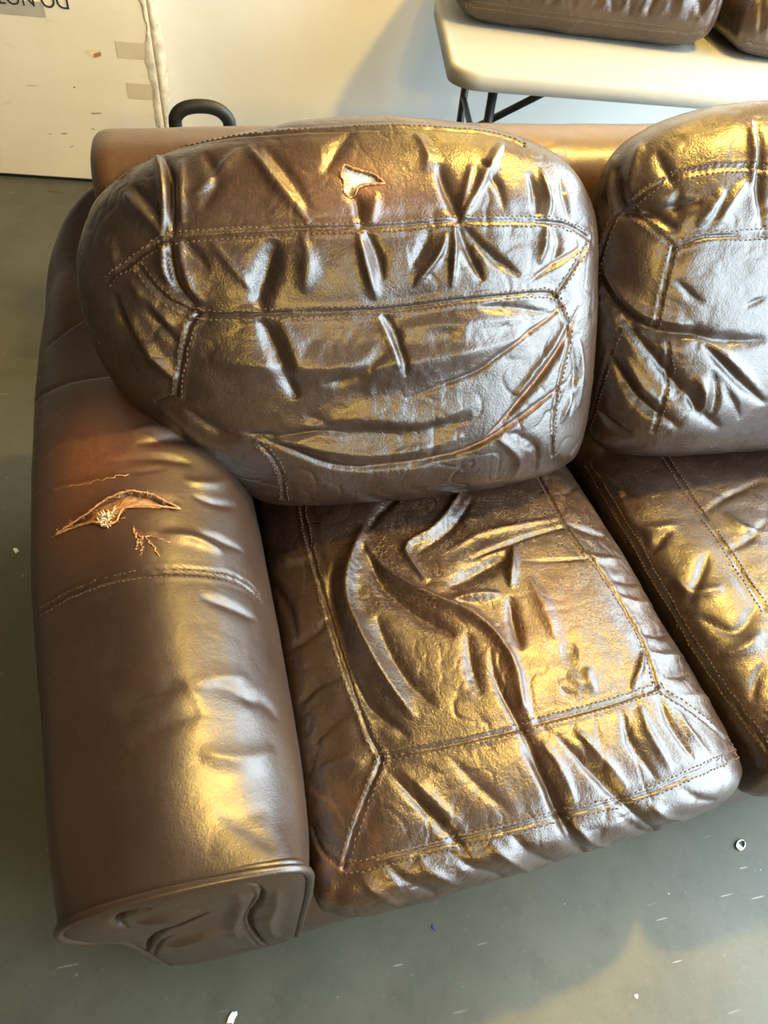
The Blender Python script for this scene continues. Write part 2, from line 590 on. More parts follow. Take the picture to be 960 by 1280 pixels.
M['cardboard'] = cardboard()
M['torn_card'] = simple('torn_card', (0.64, 0.58, 0.46), 0.9, 0.45, 35, bump=0.6, bscale=90)
M['tape'] = simple('packing_tape', (0.56, 0.49, 0.37), 0.35, 0.08, 30)
M['grey_tape'] = simple('grey_tape', (0.40, 0.38, 0.33), 0.5, 0.12, 30)
M['ink'] = simple('black_ink', (0.02, 0.02, 0.02), 0.7)
M['sticker'] = simple('sticker', (0.78, 0.66, 0.42), 0.6, 0.25, 90)
M['sticker_ink'] = simple('sticker_ink', (0.33, 0.15, 0.05), 0.7, 0.5, 300)
M['scuff'] = simple('scuff', (0.30, 0.25, 0.18), 0.8, 0.4, 200)
M['paint_chip'] = simple('paint_chip', (0.78, 0.78, 0.76), 0.6, 0.1, 60)
M['blue_chip'] = simple('blue_chip', (0.03, 0.06, 0.22), 0.5, 0.2, 60)
M['dry_leaf'] = simple('dry_leaf', (0.17, 0.12, 0.06), 0.8, 0.4, 80)
M['metal'] = simple('dull_metal', (0.45, 0.44, 0.42), 0.3, 0.3, 80, metal=0.9)
_m, _nt, _b = new_mat('lamp_glass')
_b.inputs['Emission Color'].default_value = (1.0, 0.72, 0.40, 1)
_b.inputs['Emission Strength'].default_value = 11.0
_nt.links.new(mixc(_nt, noise(_nt, coords(_nt), 40), (0.9, 0.85, 0.75), (0.85, 0.8, 0.7)), _b.inputs['Base Color'])
M['lamp_glass'] = _m

# ------------------------------------------------------------------ base shapes of the upholstery
#GEO-BEGIN
def seat_base(N=400):
    ol = [(0.262, 0.030), (0.285, -0.002), (0.33, -0.012), (0.46, -0.010), (0.60, -0.003), (0.74, 0.006), (0.85, 0.018),
          (0.90, 0.036), (0.922, 0.075), (0.918, 0.20), (0.905, 0.45), (0.897, 0.70), (0.88, 0.84), (0.58, 0.87), (0.29, 0.85),
          (0.268, 0.70), (0.262, 0.45), (0.258, 0.20)]
    V, F = pillow(ol, (0, 7, 12, 14), (0.58, 0.40), N, 7.5, 3.4, 0.085, 0.10, (0, 0, 0.340), (1, 0, 0), (0, 1, 0), (0, 0, 1))
    # crown, and the sag towards the back
    x, y = V[:, 0], V[:, 1]
    top = np.clip((V[:, 2] - 0.33) / 0.08, 0, 1)
    V[:, 2] += top * (0.020 * np.exp(-((x - 0.60) / 0.26) ** 2 - ((y - 0.33) / 0.30) ** 2) - 0.02 * np.clip((y - 0.45) / 0.4, 0, 1)
                      - 0.030 * np.clip((x - 0.79) / 0.12, 0, 1) ** 1.4 - 0.012 * np.clip((0.36 - x) / 0.1, 0, 1))
    return V, F


def seat_right_base(N=240):
    ol = [(0.935, 0.060), (0.95, 0.030), (1.00, 0.018), (1.12, 0.025), (1.25, 0.03), (1.38, 0.035), (1.50, 0.045),
          (1.56, 0.065), (1.578, 0.11), (1.58, 0.25), (1.575, 0.45), (1.57, 0.70), (1.55, 0.84), (1.25, 0.87), (0.945, 0.85),
          (0.918, 0.70), (0.920, 0.45), (0.928, 0.20)]
    V, F = pillow(ol, (0, 7, 12, 14), (1.25, 0.42), N, 8, 3.4, 0.080, 0.10, (0, 0, 0.335), (1, 0, 0), (0, 1, 0), (0, 0, 1))
    x, y = V[:, 0], V[:, 1]
    top = np.clip((V[:, 2] - 0.33) / 0.08, 0, 1)
    V[:, 2] += top * (0.020 * np.exp(-((x - 1.25) / 0.26) ** 2 - ((y - 0.33) / 0.30) ** 2) - 0.01 * np.clip((y - 0.45) / 0.4, 0, 1))
    return V, F


BT = math.radians(25)
BV = (0, math.sin(BT), math.cos(BT))
BW = (0, -math.cos(BT), math.sin(BT))


def back_base(N=400):
    ol = [(0.232, -0.170), (0.30, -0.205), (0.49, -0.220), (0.70, -0.218), (0.81, -0.195), (0.852, -0.155), (0.862, -0.05),
          (0.855, 0.12), (0.836, 0.240), (0.785, 0.312), (0.70, 0.352), (0.56, 0.374), (0.42, 0.374), (0.27, 0.354), (0.145, 0.318),
          (0.072, 0.262), (0.038, 0.165), (0.062, 0.03), (0.140, -0.08)]
    V, F = pillow(ol, (0, 5, 9, 15), (0.48, 0.05), N, 3.6, 2.3, 0.145, 0.07, (0, 0.72, 0.62), (1, 0, 0), BV, BW)
    return V, F


def back_right_base(N=260):
    ol = [(0.905, -0.175), (0.96, -0.20), (1.12, -0.215), (1.35, -0.22), (1.52, -0.20), (1.585, -0.15), (1.61, 0.0),
          (1.61, 0.16), (1.58, 0.27), (1.50, 0.335), (1.37, 0.368), (1.20, 0.392), (1.06, 0.384), (0.95, 0.356), (0.88, 0.305),
          (0.852, 0.20), (0.852, 0.10), (0.872, -0.02), (0.885, -0.11)]
    V, F = pillow(ol, (0, 5, 9, 14), (1.23, 0.07), N, 3.4, 2.4, 0.145, 0.07, (0, 0.735, 0.62), (1, 0, 0), BV, BW)
    return V, F


# arm: sections (x, z) from the inner foot over the crest to the outer foot, at several depths y
ARM_SEC = [
    (-0.002, [(0.235, 0.06), (0.246, 0.28), (0.254, 0.47), (0.247, 0.555), (0.205, 0.583), (0.135, 0.590), (0.065, 0.580),
              (0.015, 0.552), (-0.008, 0.505), (-0.006, 0.455), (0.012, 0.425), (0.030, 0.398), (0.038, 0.33), (0.044, 0.055)]),
    (0.075, [(0.230, 0.06), (0.244, 0.26), (0.262, 0.42), (0.259, 0.495), (0.234, 0.546), (0.182, 0.580), (0.102, 0.598),
             (0.003, 0.556), (-0.021, 0.503), (-0.018, 0.448), (0.004, 0.412), (0.028, 0.384), (0.036, 0.31), (0.040, 0.06)]),
    (0.20, [(0.225, 0.06), (0.238, 0.28), (0.266, 0.40), (0.262, 0.475), (0.238, 0.534), (0.186, 0.578), (0.104, 0.602),
            (-0.014, 0.556), (-0.036, 0.50), (-0.032, 0.44), (-0.005, 0.40), (0.025, 0.37), (0.032, 0.30), (0.036, 0.06)]),
    (0.50, [(0.222, 0.06), (0.235, 0.28), (0.258, 0.40), (0.252, 0.475), (0.222, 0.544), (0.162, 0.592), (0.070, 0.613),
            (-0.050, 0.558), (-0.076, 0.49), (-0.068, 0.42), (-0.038, 0.38), (-0.010, 0.35), (-0.004, 0.28), (0.0, 0.06)]),
    (0.78, [(0.222, 0.06), (0.235, 0.28), (0.245, 0.48), (0.222, 0.585), (0.170, 0.632), (0.090, 0.650), (0.005, 0.635),
            (-0.060, 0.590), (-0.092, 0.51), (-0.086, 0.43), (-0.058, 0.38), (-0.03, 0.34), (-0.02, 0.28), (-0.015, 0.06)]),
    (0.95, [(0.225, 0.06), (0.238, 0.28), (0.248, 0.50), (0.228, 0.63), (0.185, 0.700), (0.115, 0.735), (0.040, 0.725),
            (-0.025, 0.680), (-0.070, 0.59), (-0.078, 0.48), (-0.056, 0.40), (-0.034, 0.34), (-0.026, 0.28), (-0.02, 0.06)]),
    (1.06, [(0.23, 0.06), (0.24, 0.28), (0.25, 0.52), (0.236, 0.66), (0.205, 0.755), (0.155, 0.800), (0.090, 0.795),
            (0.025, 0.750), (-0.030, 0.65), (-0.052, 0.53), (-0.044, 0.42), (-0.032, 0.34), (-0.026, 0.28), (-0.02, 0.06)]),
]


def arm_base(na=420, nr=330):
    S = [[(x, y + 0.055 * max(0, (0.58 - z)) * (1 if k == 0 else 0), z) for x, z in sec] for k, (y, sec) in enumerate(ARM_SEC)]
    S.append([(0.10 + (x - 0.10) * 0.1, 1.066, 0.40 + (z - 0.40) * 0.1) for x, z in ARM_SEC[-1][1]])
    return loft(S, na, nr)


def panel_base(N=220):
    ol = ARM_SEC[0][1]
    ol = [(0.226, 0.062), (0.238, 0.12)] + ol[1:-1] + [(0.044, 0.13), (0.066, 0.062), (0.15, 0.048)]
    V, F = pillow(ol, (4, 10, 15, 0), (0.145, 0.44), N, 9, 2, 0.016, 0.012, (0, 0.004, 0), (1, 0, 0), (0, 0, 1), (0, -1, 0),
                  phimax=2.0, half=0.12)
    V[:, 1] += 0.055 * np.maximum(0, 0.58 - V[:, 2])
    return V, F


def backrest_base(n=150):
    # section (y, z) swept along x, rounded end on the left
    sec = [(0.925, 0.05), (0.925, 0.40), (0.928, 0.70), (0.934, 0.80), (0.952, 0.845), (0.985, 0.864), (1.03, 0.868), (1.07, 0.862),
           (1.095, 0.84), (1.103, 0.79), (1.10, 0.60), (1.09, 0.05)]
    xs = [(0.0595, 0.02, 0.09), (0.060, 0.55, 0.05), (0.062, 0.80, 0.022), (0.070, 0.93, 0.008), (0.085, 0.985, 0.001), (0.11, 1, 0), (0.16, 1, 0), (0.40, 1, -0.002),
          (0.64, 1, -0.004), (0.86, 1, 0), (1.2, 1, 0), (1.68, 1, 0), (1.74, 1, 0), (1.76, 0.985, 0.001), (1.772, 0.93, 0.008), (1.78, 0.8, 0.022), (1.782, 0.55, 0.05), (1.7825, 0.02, 0.09)]
    S = [[(x + 0.004, 1.012 + (y - 1.012) * k, z + 0.014 * (z > 0.5) - d * (z > 0.2)) for y, z in sec] for x, k, d in xs]
    return loft(S, 520, n)


def table_cushion_base(c, rot, w, d, h, N=160, seed=0):
    a = w / 2; b = d / 2; k = 0.06
    ol = [(-a, -b + k), (-a + k * .3, -b + k * .3), (-a + k, -b), (-a * .4, -b * 1.03), (a * .3, -b * 1.03), (a - k, -b), (a - k * .3, -b + k * .3), (a, -b + k),
          (a * 1.02, 0), (a, b - k), (a - k * .3, b - k * .3), (a - k, b), (0, b * 1.03), (-a + k, b), (-a + k * .3, b - k * .3), (-a, b - k), (-a * 1.02, 0)]
    cr, sr = math.cos(rot), math.sin(rot)
    return pillow(ol, (1, 6, 10, 14), (0, 0), N, 6, 2.6, h * .62, h * .38, (c[0], c[1], c[2] + h * .38), (cr, sr, 0), (-sr, cr, 0), (0, 0, 1), phimax=2.9, half=a)
#GEO-END

STROKES = {
    'seat': [
        ('D', 0.022, 0.004, [(3389,6295,4124),(3365,6120,4131),(3359,5935,4143),(3363,5760,4157),(3363,5593,4169),(3366,5418,4182),(3366,5256,4194),(3371,5084,4208),(3374,4926,4220),(3382,4773,4233),(3385,4615,4245),(3400,4460,4257),(3403,4323,4261),(3411,4177,4265),(3420,4037,4270),(3429,3898,4274),(3440,3755,4278),(3448,3631,4281),(3459,3495,4285),(3468,3372,4288),(3479,3238,4291),(3488,3123,4293),(3501,3001,4296),(3518,2876,4300),(3524,2754,4300),(3541,2644,4303),(3547,2525,4303),(3565,2417,4306),(3573,2300,4305),(3592,2193,4308),(3606,2085,4308),(3620,1974,4307),(3635,1873,4307),(3653,1772,4306),(3683,1673,4306),(3717,1577,4306),(3741,1478,4305)]),
        ('D', 0.022, 0.004, [(3741,1478,4305),(3840,1476,4311),(3946,1469,4316),(4044,1466,4321),(4138,1467,4326),(4239,1463,4330),(4341,1459,4335),(4442,1458,4339),(4544,1457,4343),(4646,1456,4348),(4749,1457,4352),(4858,1455,4356),(4961,1450,4359),(5063,1454,4363),(5166,1458,4367),(5268,1462,4370),(5371,1466,4373),(5482,1467,4375),(5587,1472,4377),(5699,1484,4380),(5803,1492,4381),(5907,1503,4383),(6028,1511,4383),(6133,1516,4383),(6246,1528,4383),(6360,1531,4382),(6465,1537,4380),(6588,1546,4378),(6694,1553,4376),(6817,1562,4373),(6931,1577,4370),(7047,1581,4365),(7171,1595,4361),(7287,1613,4357),(7404,1623,4352),(7528,1643,4347),(7651,1664,4342),(7774,1681,4336),(7908,1697,4328),(8043,1726,4305)]),
        ('S', 0.018, 0.003, [(8043,1726,4305),(8061,1836,4304),(8084,1948,4302),(8105,2066,4299),(8123,2185,4297),(8145,2302,4293),(8162,2422,4289),(8176,2542,4287),(8180,2662,4287),(8184,2786,4287),(8173,2901,4291),(8165,3025,4294),(8154,3143,4298),(8142,3267,4301),(8131,3391,4304),(8108,3507,4310),(8088,3631,4315),(8069,3755,4319),(8049,3880,4322),(8018,4003,4328),(7987,4127,4333),(7956,4251,4337),(7926,4376,4340),(7896,4510,4339),(7878,4652,4330),(7861,4802,4319),(7853,4956,4307),(7850,5115,4294),(7850,5277,4280),(7850,5441,4266),(7864,5615,4251),(7872,5792,4235),(7885,5977,4218),(7892,6157,4204),(7899,6342,4190)]),
        ('D', 0.018, 0.003, [(3742,1455,4304),(3678,1372,4296),(3629,1289,4289),(3570,1212,4277),(3515,1134,4263),(3461,1053,4247),(3409,976,4231),(3357,899,4214),(3310,828,4198),(3265,755,4180),(3216,678,4160),(3168,604,4137),(3130,527,4114),(3090,453,4086),(3047,386,4056),(3010,316,4023)]),
        ('D', 0.02, 0.004, [(3001,279,4006),(3091,278,4033),(3180,268,4056),(3275,257,4075),(3362,259,4092),(3443,256,4104),(3540,253,4119),(3629,257,4130),(3719,252,4131),(3816,253,4134),(3907,259,4138),(3997,256,4138),(4087,262,4142),(4186,265,4145),(4277,262,4145),(4375,265,4147),(4465,272,4151),(4565,274,4153),(4656,271,4153),(4756,274,4154),(4855,276,4156),(4955,278,4157),(5047,276,4156),(5147,280,4158),(5247,284,4159),(5347,283,4157),(5447,287,4158),(5540,287,4157),(5641,290,4157),(5742,294,4157),(5844,298,4156),(5946,301,4155),(6055,301,4153),(6157,303,4150),(6258,306,4149),(6369,305,4144),(6472,308,4142),(6575,312,4139),(6685,312,4135),(6788,318,4133),(6900,323,4130),(7012,328,4127),(7115,341,4128),(7228,355,4129),(7340,362,4126),(7453,380,4129),(7565,398,4131),(7671,415,4132),(7785,436,4135),(7898,458,4137),(8024,480,4125),(8151,501,4103),(8287,534,4075),(8425,570,4042),(8582,595,3990),(8748,642,3925),(8926,688,3840),(9144,755,3675)]),
        ('D', 0.015, 0.003, [(8043,1726,4305),(8117,1648,4284),(8197,1586,4259),(8266,1514,4235),(8358,1450,4201),(8426,1382,4173),(8508,1319,4137),(8584,1245,4099),(8663,1176,4057),(8739,1108,4012),(8814,1040,3962),(8904,980,3895),(8991,911,3828),(9111,855,3721),(9154,775,3667)]),
        ('B', 0.015, 0.003, [(3001,279,4006),(2937,346,4012),(2874,417,3995),(2813,503,3965),(2756,595,3926),(2722,692,3897),(2704,788,3882),(2684,892,3862)]),
        ('r', 0.016, 0.016, [(4390,5542,4275),(4302,5397,4284),(4219,5262,4292),(4133,5127,4299),(4057,4987,4306),(3991,4847,4313),(3923,4704,4320),(3869,4565,4326),(3819,4428,4329),(3781,4290,4328),(3760,4150,4329),(3748,4013,4330),(3749,3879,4332),(3760,3742,4334),(3779,3610,4337),(3800,3490,4340),(3822,3370,4342),(3845,3244,4345),(3875,3127,4347),(3902,3010,4349),(3931,2896,4350),(3963,2782,4351),(3999,2676,4353),(4034,2573,4354),(4074,2465,4355),(4113,2361,4355),(4155,2263,4356),(4198,2170,4356),(4243,2067,4356),(4286,1972,4355),(4320,1884,4354)]),
        ('v', 0.014, 0.01, [(3703,4858,4290),(3652,4710,4297),(3600,4582,4300),(3551,4439,4296),(3523,4309,4292),(3508,4168,4290),(3505,4035,4292),(3510,3896,4295),(3510,3766,4296),(3519,3630,4300),(3527,3506,4302),(3539,3373,4306),(3549,3251,4308),(3561,3131,4311),(3572,3000,4313),(3583,2886,4315),(3596,2769,4317),(3617,2654,4319),(3641,2541,4320),(3667,2437,4321),(3704,2329,4322),(3744,2235,4324),(3796,2139,4327),(3858,2052,4330),(3924,1965,4332),(3988,1891,4334),(4056,1813,4336),(4116,1732,4337),(4179,1655,4337)]),
        ('v', 0.018, 0.014, [(4308,4898,4328),(4312,4741,4341),(4321,4589,4354),(4332,4445,4364),(4356,4294,4369),(4397,4170,4375),(4446,4051,4381),(4511,3940,4387),(4574,3831,4393),(4637,3733,4399),(4707,3632,4404),(4780,3540,4409),(4852,3449,4414),(4935,3363,4419),(5011,3280,4423),(5082,3197,4426),(5163,3118,4430),(5237,3037,4432)]),
        ('v', 0.014, 0.007, [(4132,3636,4366),(4143,3504,4368),(4151,3373,4369),(4162,3246,4370),(4181,3126,4371),(4198,3003,4371),(4223,2890,4372),(4258,2772,4373),(4287,2666,4373),(4331,2561,4374),(4371,2453,4374),(4421,2358,4375),(4478,2262,4375),(4532,2171,4376),(4592,2081,4376),(4642,1987,4375)]),
        ('r', 0.01, 0.012, [(4269,5128,4306),(4311,4979,4321),(4339,4834,4335),(4380,4695,4349),(4425,4559,4363),(4478,4433,4373),(4549,4326,4380),(4623,4233,4387),(4704,4141,4394),(4787,4061,4401),(4871,3971,4408),(4955,3886,4414),(5039,3808,4420),(5124,3731,4425),(5210,3658,4430),(5300,3593,4434),(5393,3527,4438),(5474,3451,4441),(5559,3375,4444),(5625,3292,4446),(5696,3203,4447),(5756,3105,4447),(5805,3005,4447),(5842,2901,4446),(5878,2794,4444),(5902,2682,4441),(5926,2579,4439),(5947,2467,4435),(5957,2357,4431),(5955,2255,4427),(5942,2144,4422),(5915,2031,4416),(5888,1927,4410),(5860,1822,4404),(5832,1717,4397)]),
        ('v', 0.02, 0.012, [(5368,3913,4431),(5489,3960,4433),(5605,4010,4435),(5728,4060,4436),(5847,4111,4435),(5980,4164,4434),(6104,4210,4432),(6230,4255,4429),(6365,4295,4426),(6491,4333,4421),(6627,4374,4416)]),
        ('r', 0.01, 0.008, [(5294,3658,4433),(5418,3671,4437),(5545,3685,4441),(5667,3687,4443),(5786,3681,4445),(5910,3678,4447),(6034,3663,4447),(6164,3656,4446)]),
        ('r', 0.009, 0.009, [(6746,4611,4397),(6675,4456,4411),(6605,4304,4419),(6545,4157,4426),(6477,4013,4433),(6419,3870,4438),(6352,3733,4442)]),
        ('v', 0.01, 0.01, [(6311,3576,4445),(6270,3436,4447),(6242,3295,4448),(6214,3157,4448),(6197,3020,4447),(6175,2890,4445),(6168,2763,4443),(6155,2630,4440)]),
        ('r', 0.014, 0.006, [(6743,3914,4427),(6750,3778,4429),(6760,3631,4431),(6767,3499,4432),(6773,3368,4433),(6770,3227,4433),(6770,3097,4432),(6756,2960,4431),(6741,2828,4430),(6728,2700,4428)]),
        ('v', 0.008, 0.007, [(5685,2742,4440),(5664,2622,4437),(5645,2509,4433),(5630,2396,4429),(5616,2283,4424),(5622,2176,4420),(5626,2063,4414),(5645,1965,4410),(5667,1868,4405),(5682,1768,4399),(5705,1669,4393),(5728,1575,4387),(5741,1475,4379),(5763,1382,4372),(5784,1288,4364),(5796,1190,4354),(5807,1103,4345),(5818,1006,4333),(5829,920,4322),(5841,824,4307),(5852,741,4292),(5872,653,4274),(5875,566,4253),(5887,483,4229),(5909,405,4202),(5941,328,4169),(5968,252,4126),(6004,176,4070),(6054,108,4000),(6112,46,3901),(6195,-2,3736),(6366,-9,3352),(6492,10,3080)]),
        ('r', 0.01, 0.005, [(5964,2664,4441),(5938,2539,4437),(5912,2416,4433),(5894,2299,4428),(5876,2187,4423),(5864,2061,4417),(5864,1955,4412),(5873,1847,4406),(5884,1738,4399),(5896,1633,4392),(5907,1525,4384),(5918,1422,4376)]),
        ('r', 0.008, 0.01, [(6359,6165,4245),(6230,6003,4262),(6105,5847,4279),(5979,5694,4296),(5861,5552,4311),(5735,5418,4324),(5610,5292,4336),(5481,5180,4346),(5345,5103,4351),(5210,5044,4353),(5072,4982,4354),(4950,4907,4357),(4875,4760,4368),(4905,4613,4383),(4941,4464,4396),(4986,4329,4403),(5034,4206,4409),(5082,4083,4415)]),
        ('v', 0.008, 0.007, [(6450,5877,4274),(6322,5733,4290),(6203,5587,4307),(6077,5446,4322),(5951,5312,4337),(5822,5201,4348),(5688,5098,4358),(5561,5005,4366),(5433,4915,4372),(5307,4837,4376),(5175,4769,4379),(5047,4699,4381)]),
        ('v', 0.009, 0.008, [(5140,6160,4239),(5002,6049,4247),(4873,5946,4253),(4739,5840,4260),(4619,5714,4268),(4507,5574,4277),(4402,5435,4285),(4297,5313,4291)]),
        ('v', 0.005, 0.005, [(7896,4901,4308),(7735,4871,4323),(7577,4846,4336),(7427,4821,4347),(7276,4797,4357),(7121,4763,4367),(6969,4726,4377),(6820,4680,4387),(6673,4635,4397),(6532,4600,4404),(6390,4558,4411),(6239,4512,4418),(6099,4475,4421),(5964,4440,4423),(5828,4400,4424)]),
        ('r', 0.009, 0.005, [(7828,5104,4297),(7679,5095,4308),(7531,5080,4318),(7383,5064,4327),(7235,5048,4336),(7095,5032,4343),(6955,5016,4350),(6809,5001,4357),(6670,4992,4362),(6532,4975,4367),(6394,4955,4371),(6253,4928,4376),(6109,4878,4382),(5977,4824,4388),(5842,4756,4395),(5714,4691,4400),(5579,4628,4404)]),
        ('v', 0.004, 0.0025, [(8053,4153,4316),(7909,4144,4348),(7773,4148,4360),(7638,4151,4371),(7509,4162,4380),(7381,4173,4388),(7246,4180,4395),(7120,4189,4402),(6995,4198,4408),(6868,4210,4413),(6742,4223,4418)]),
        ('v', 0.02, 0.0035, [(6748,2536,4422),(6875,2493,4416),(7009,2448,4408)]),
        ('r', 0.01, 0.0025, [(6678,2105,4408),(6777,2058,4403),(6837,1981,4397),(6797,1873,4393)]),
        ('v', 0.008, 0.0022, [(6518,1944,4405),(6606,1839,4397),(6732,1782,4390)]),
        ('r', 0.006, 0.007, [(8070,2315,4314),(7988,2186,4331),(7901,2062,4342),(7806,1951,4346),(7709,1848,4348),(7601,1737,4349)]),
        ('r', 0.01, 0.004, [(7060,2177,4396),(7002,2041,4393),(6993,1909,4387),(7027,1792,4379)]),
        ('v', 0.012, 0.007, [(5440,3069,4440),(5414,2945,4437),(5387,2824,4434),(5369,2708,4431),(5351,2596,4428),(5329,2477,4423),(5326,2358,4419),(5321,2256,4415),(5317,2140,4410),(5315,2039,4405)]),
        ('v', 0.01, 0.004, [(2637,5223,3585),(2674,4945,3766),(2723,4733,3870),(2774,4538,3945),(2821,4364,3994),(2856,4193,4026),(2878,4040,4044),(2894,3892,4058),(2902,3744,4065),(2912,3602,4073)]),
        ('v', 0.01, 0.004, [(2645,3533,3781),(2743,3502,3939),(2848,3505,4031),(2947,3525,4095),(3051,3552,4148),(3156,3588,4191),(3254,3641,4225),(3340,3729,4251),(3416,3818,4271)]),
        ('v', 0.009, 0.004, [(2763,2605,3969),(2851,2633,4039),(2930,2671,4089),(3012,2723,4133),(3105,2748,4173),(3202,2760,4209),(3301,2743,4240),(3405,2717,4269)]),
        ('r', 0.012, 0.004, [(2809,5460,3917),(2909,5300,4001),(3010,5152,4069),(3133,5084,4130),(3256,5105,4172),(3379,5145,4206)]),
        ('v', 0.008, 0.003, [(2871,1935,4048),(2950,1985,4095),(3031,2027,4135),(3106,2077,4167),(3198,2124,4201),(3285,2165,4229),(3382,2183,4257),(3481,2192,4282)]),
        ('r', 0.01, 0.003, [(2919,1574,4072),(3021,1572,4124),(3118,1578,4164),(3216,1572,4197),(3316,1548,4227),(3406,1493,4249),(3491,1444,4268)]),
        ('v', 0.009, 0.005, [(7893,4964,4303),(8010,4886,4288),(8146,4822,4256),(8293,4775,4208),(8453,4742,4140),(8648,4747,4027)]),
        ('r', 0.01, 0.005, [(7854,4297,4350),(7968,4215,4335),(8091,4148,4306),(8247,4122,4255),(8447,4151,4170),(8702,4239,4016)]),
        ('v', 0.009, 0.006, [(8201,3695,4279),(8366,3691,4215),(8540,3697,4131),(8787,3781,3963),(8945,3841,3816),(8954,3811,3806)]),
        ('r', 0.01, 0.005, [(8192,3368,4284),(8310,3317,4242),(8421,3261,4196),(8574,3251,4119),(8828,3342,3942),(8973,3393,3805),(8988,3335,3789)]),
        ('v', 0.01, 0.006, [(8224,2676,4273),(8381,2656,4214),(8560,2658,4130),(8815,2731,3966),(9009,2815,3788),(9022,2781,3774)]),
        ('r', 0.01, 0.005, [(8209,2314,4273),(8331,2280,4229),(8460,2249,4176),(8617,2247,4099),(8840,2301,3951),(9041,2379,3768),(9049,2359,3759)]),
        ('v', 0.009, 0.006, [(8254,1902,4251),(8432,1912,4184),(8640,1944,4085),(8942,2059,3872),(9083,2111,3726),(9077,2098,3735)]),
        ('r', 0.009, 0.004, [(8367,1571,4202),(8531,1562,4135),(8719,1571,4037),(8960,1604,3863),(9118,1629,3705),(9124,1537,3704)]),
        ('v', 0.006, 0.004, [(7918,5685,4240),(8123,5738,4189),(8369,5847,4093),(8680,6133,3893),(8877,6376,3715)]),
        ('v', 0.008, 0.006, [(3756,1300,4297),(3816,1220,4296),(3864,1142,4293),(3922,1059,4290),(3973,985,4285),(4019,906,4279),(4074,829,4272),(4125,759,4264),(4175,677,4253),(4225,609,4243),(4284,533,4229),(4326,463,4212),(4386,393,4194),(4429,321,4170),(4489,254,4143),(4532,185,4107),(4585,116,4060),(4640,52,4002)]),
        ('r', 0.01, 0.004, [(3954,1284,4307),(4004,1207,4304),(4054,1119,4300),(4104,1046,4296),(4162,965,4290),(4204,891,4284),(4263,817,4277),(4314,747,4268),(4365,668,4257),(4416,604,4247),(4476,530,4232),(4528,465,4217),(4589,393,4197),(4641,333,4177)]),
        ('v', 0.01, 0.007, [(5649,1264,4361),(5694,1181,4353),(5730,1097,4344),(5758,1008,4333),(5791,914,4321),(5815,824,4307),(5838,747,4293),(5861,659,4275),(5883,571,4254),(5905,484,4229),(5913,405,4202),(5933,322,4167),(5953,242,4121),(5966,162,4060),(5997,92,3985),(6049,27,3866),(6150,-13,3671),(6355,-9,3271),(6492,10,3080),(6544,12,3086)]),
        ('r', 0.01, 0.005, [(5963,1268,4362),(5988,1177,4353),(6013,1087,4343),(6056,999,4332),(6080,911,4319),(6095,826,4306),(6117,737,4289),(6136,647,4270),(6141,564,4249),(6162,478,4223),(6175,398,4195)]),
        ('v', 0.009, 0.008, [(6193,1308,4365),(6241,1222,4356),(6290,1138,4347),(6332,1056,4336),(6387,981,4326),(6437,898,4313),(6478,819,4299),(6535,746,4284),(6585,666,4265),(6635,598,4247),(6684,519,4223),(6742,447,4196),(6792,374,4163),(6850,305,4122),(6917,237,4070),(6985,174,4006),(7073,116,3917),(7190,71,3779),(7389,59,3503),(7640,87,3134),(7699,91,3141)]),
        ('r', 0.009, 0.005, [(6512,1314,4361),(6559,1225,4351),(6607,1135,4340),(6646,1040,4328),(6685,955,4315),(6732,866,4301),(6779,784,4285),(6827,698,4265),(6875,613,4243),(6933,536,4219),(6980,455,4189)]),
        ('v', 0.008, 0.005, [(7312,1464,4346),(7296,1359,4339),(7271,1260,4331),(7256,1168,4322),(7243,1069,4312),(7260,977,4299),(7274,890,4285),(7299,802,4269),(7343,719,4250),(7369,635,4228),(7404,556,4204),(7448,479,4175)]),
        ('r', 0.009, 0.005, [(7613,1491,4334),(7599,1386,4327),(7574,1282,4319),(7560,1176,4310),(7558,1078,4299),(7568,978,4286),(7589,886,4271),(7613,796,4253),(7637,707,4233),(7670,627,4211),(7693,541,4183)]),
        ('v', 0.008, 0.005, [(8002,1588,4307),(7983,1478,4305),(7966,1375,4301),(7956,1265,4294),(7950,1165,4285),(7971,1070,4271),(7994,978,4255),(8018,901,4239),(8044,810,4217),(8086,724,4189),(8112,641,4161)]),
        ('r', 0.008, 0.004, [(8180,1387,4253),(8189,1284,4243),(8200,1179,4231),(8211,1087,4218),(8236,998,4200),(8282,910,4174),(8325,831,4147),(8381,757,4112),(8435,676,4074)]),
        ('v', 0.009, 0.003, [(4620,1304,4336),(4679,1224,4332),(4728,1141,4327),(4777,1068,4322),(4827,986,4314),(4886,910,4307),(4929,837,4298),(4988,762,4288),(5040,694,4277),(5100,622,4264),(5160,552,4249),(5212,488,4233),(5265,413,4210)]),
        ('v', 0.009, 0.006, [(3515,228,4104),(3570,164,4081),(3630,93,4041),(3696,31,3988),(3775,-17,3934),(3864,-57,3866),(3956,-90,3774),(4066,-112,3622),(4200,-113,3347)]),
        ('r', 0.01, 0.005, [(3922,219,4120),(3976,147,4081),(4032,78,4033),(4102,25,3981),(4184,-17,3926),(4277,-53,3857),(4385,-85,3750),(4497,-101,3575)]),
        ('v', 0.009, 0.006, [(4349,208,4119),(4417,141,4079),(4485,83,4034),(4562,20,3968),(4656,-27,3890),(4763,-60,3802),(4884,-81,3666),(5039,-82,3447),(5221,-66,3127)]),
        ('r', 0.01, 0.006, [(4885,219,4127),(4939,147,4080),(5003,78,4020),(5082,23,3950),(5179,-23,3857),(5295,-52,3732),(5453,-61,3477),(5654,-40,3097)]),
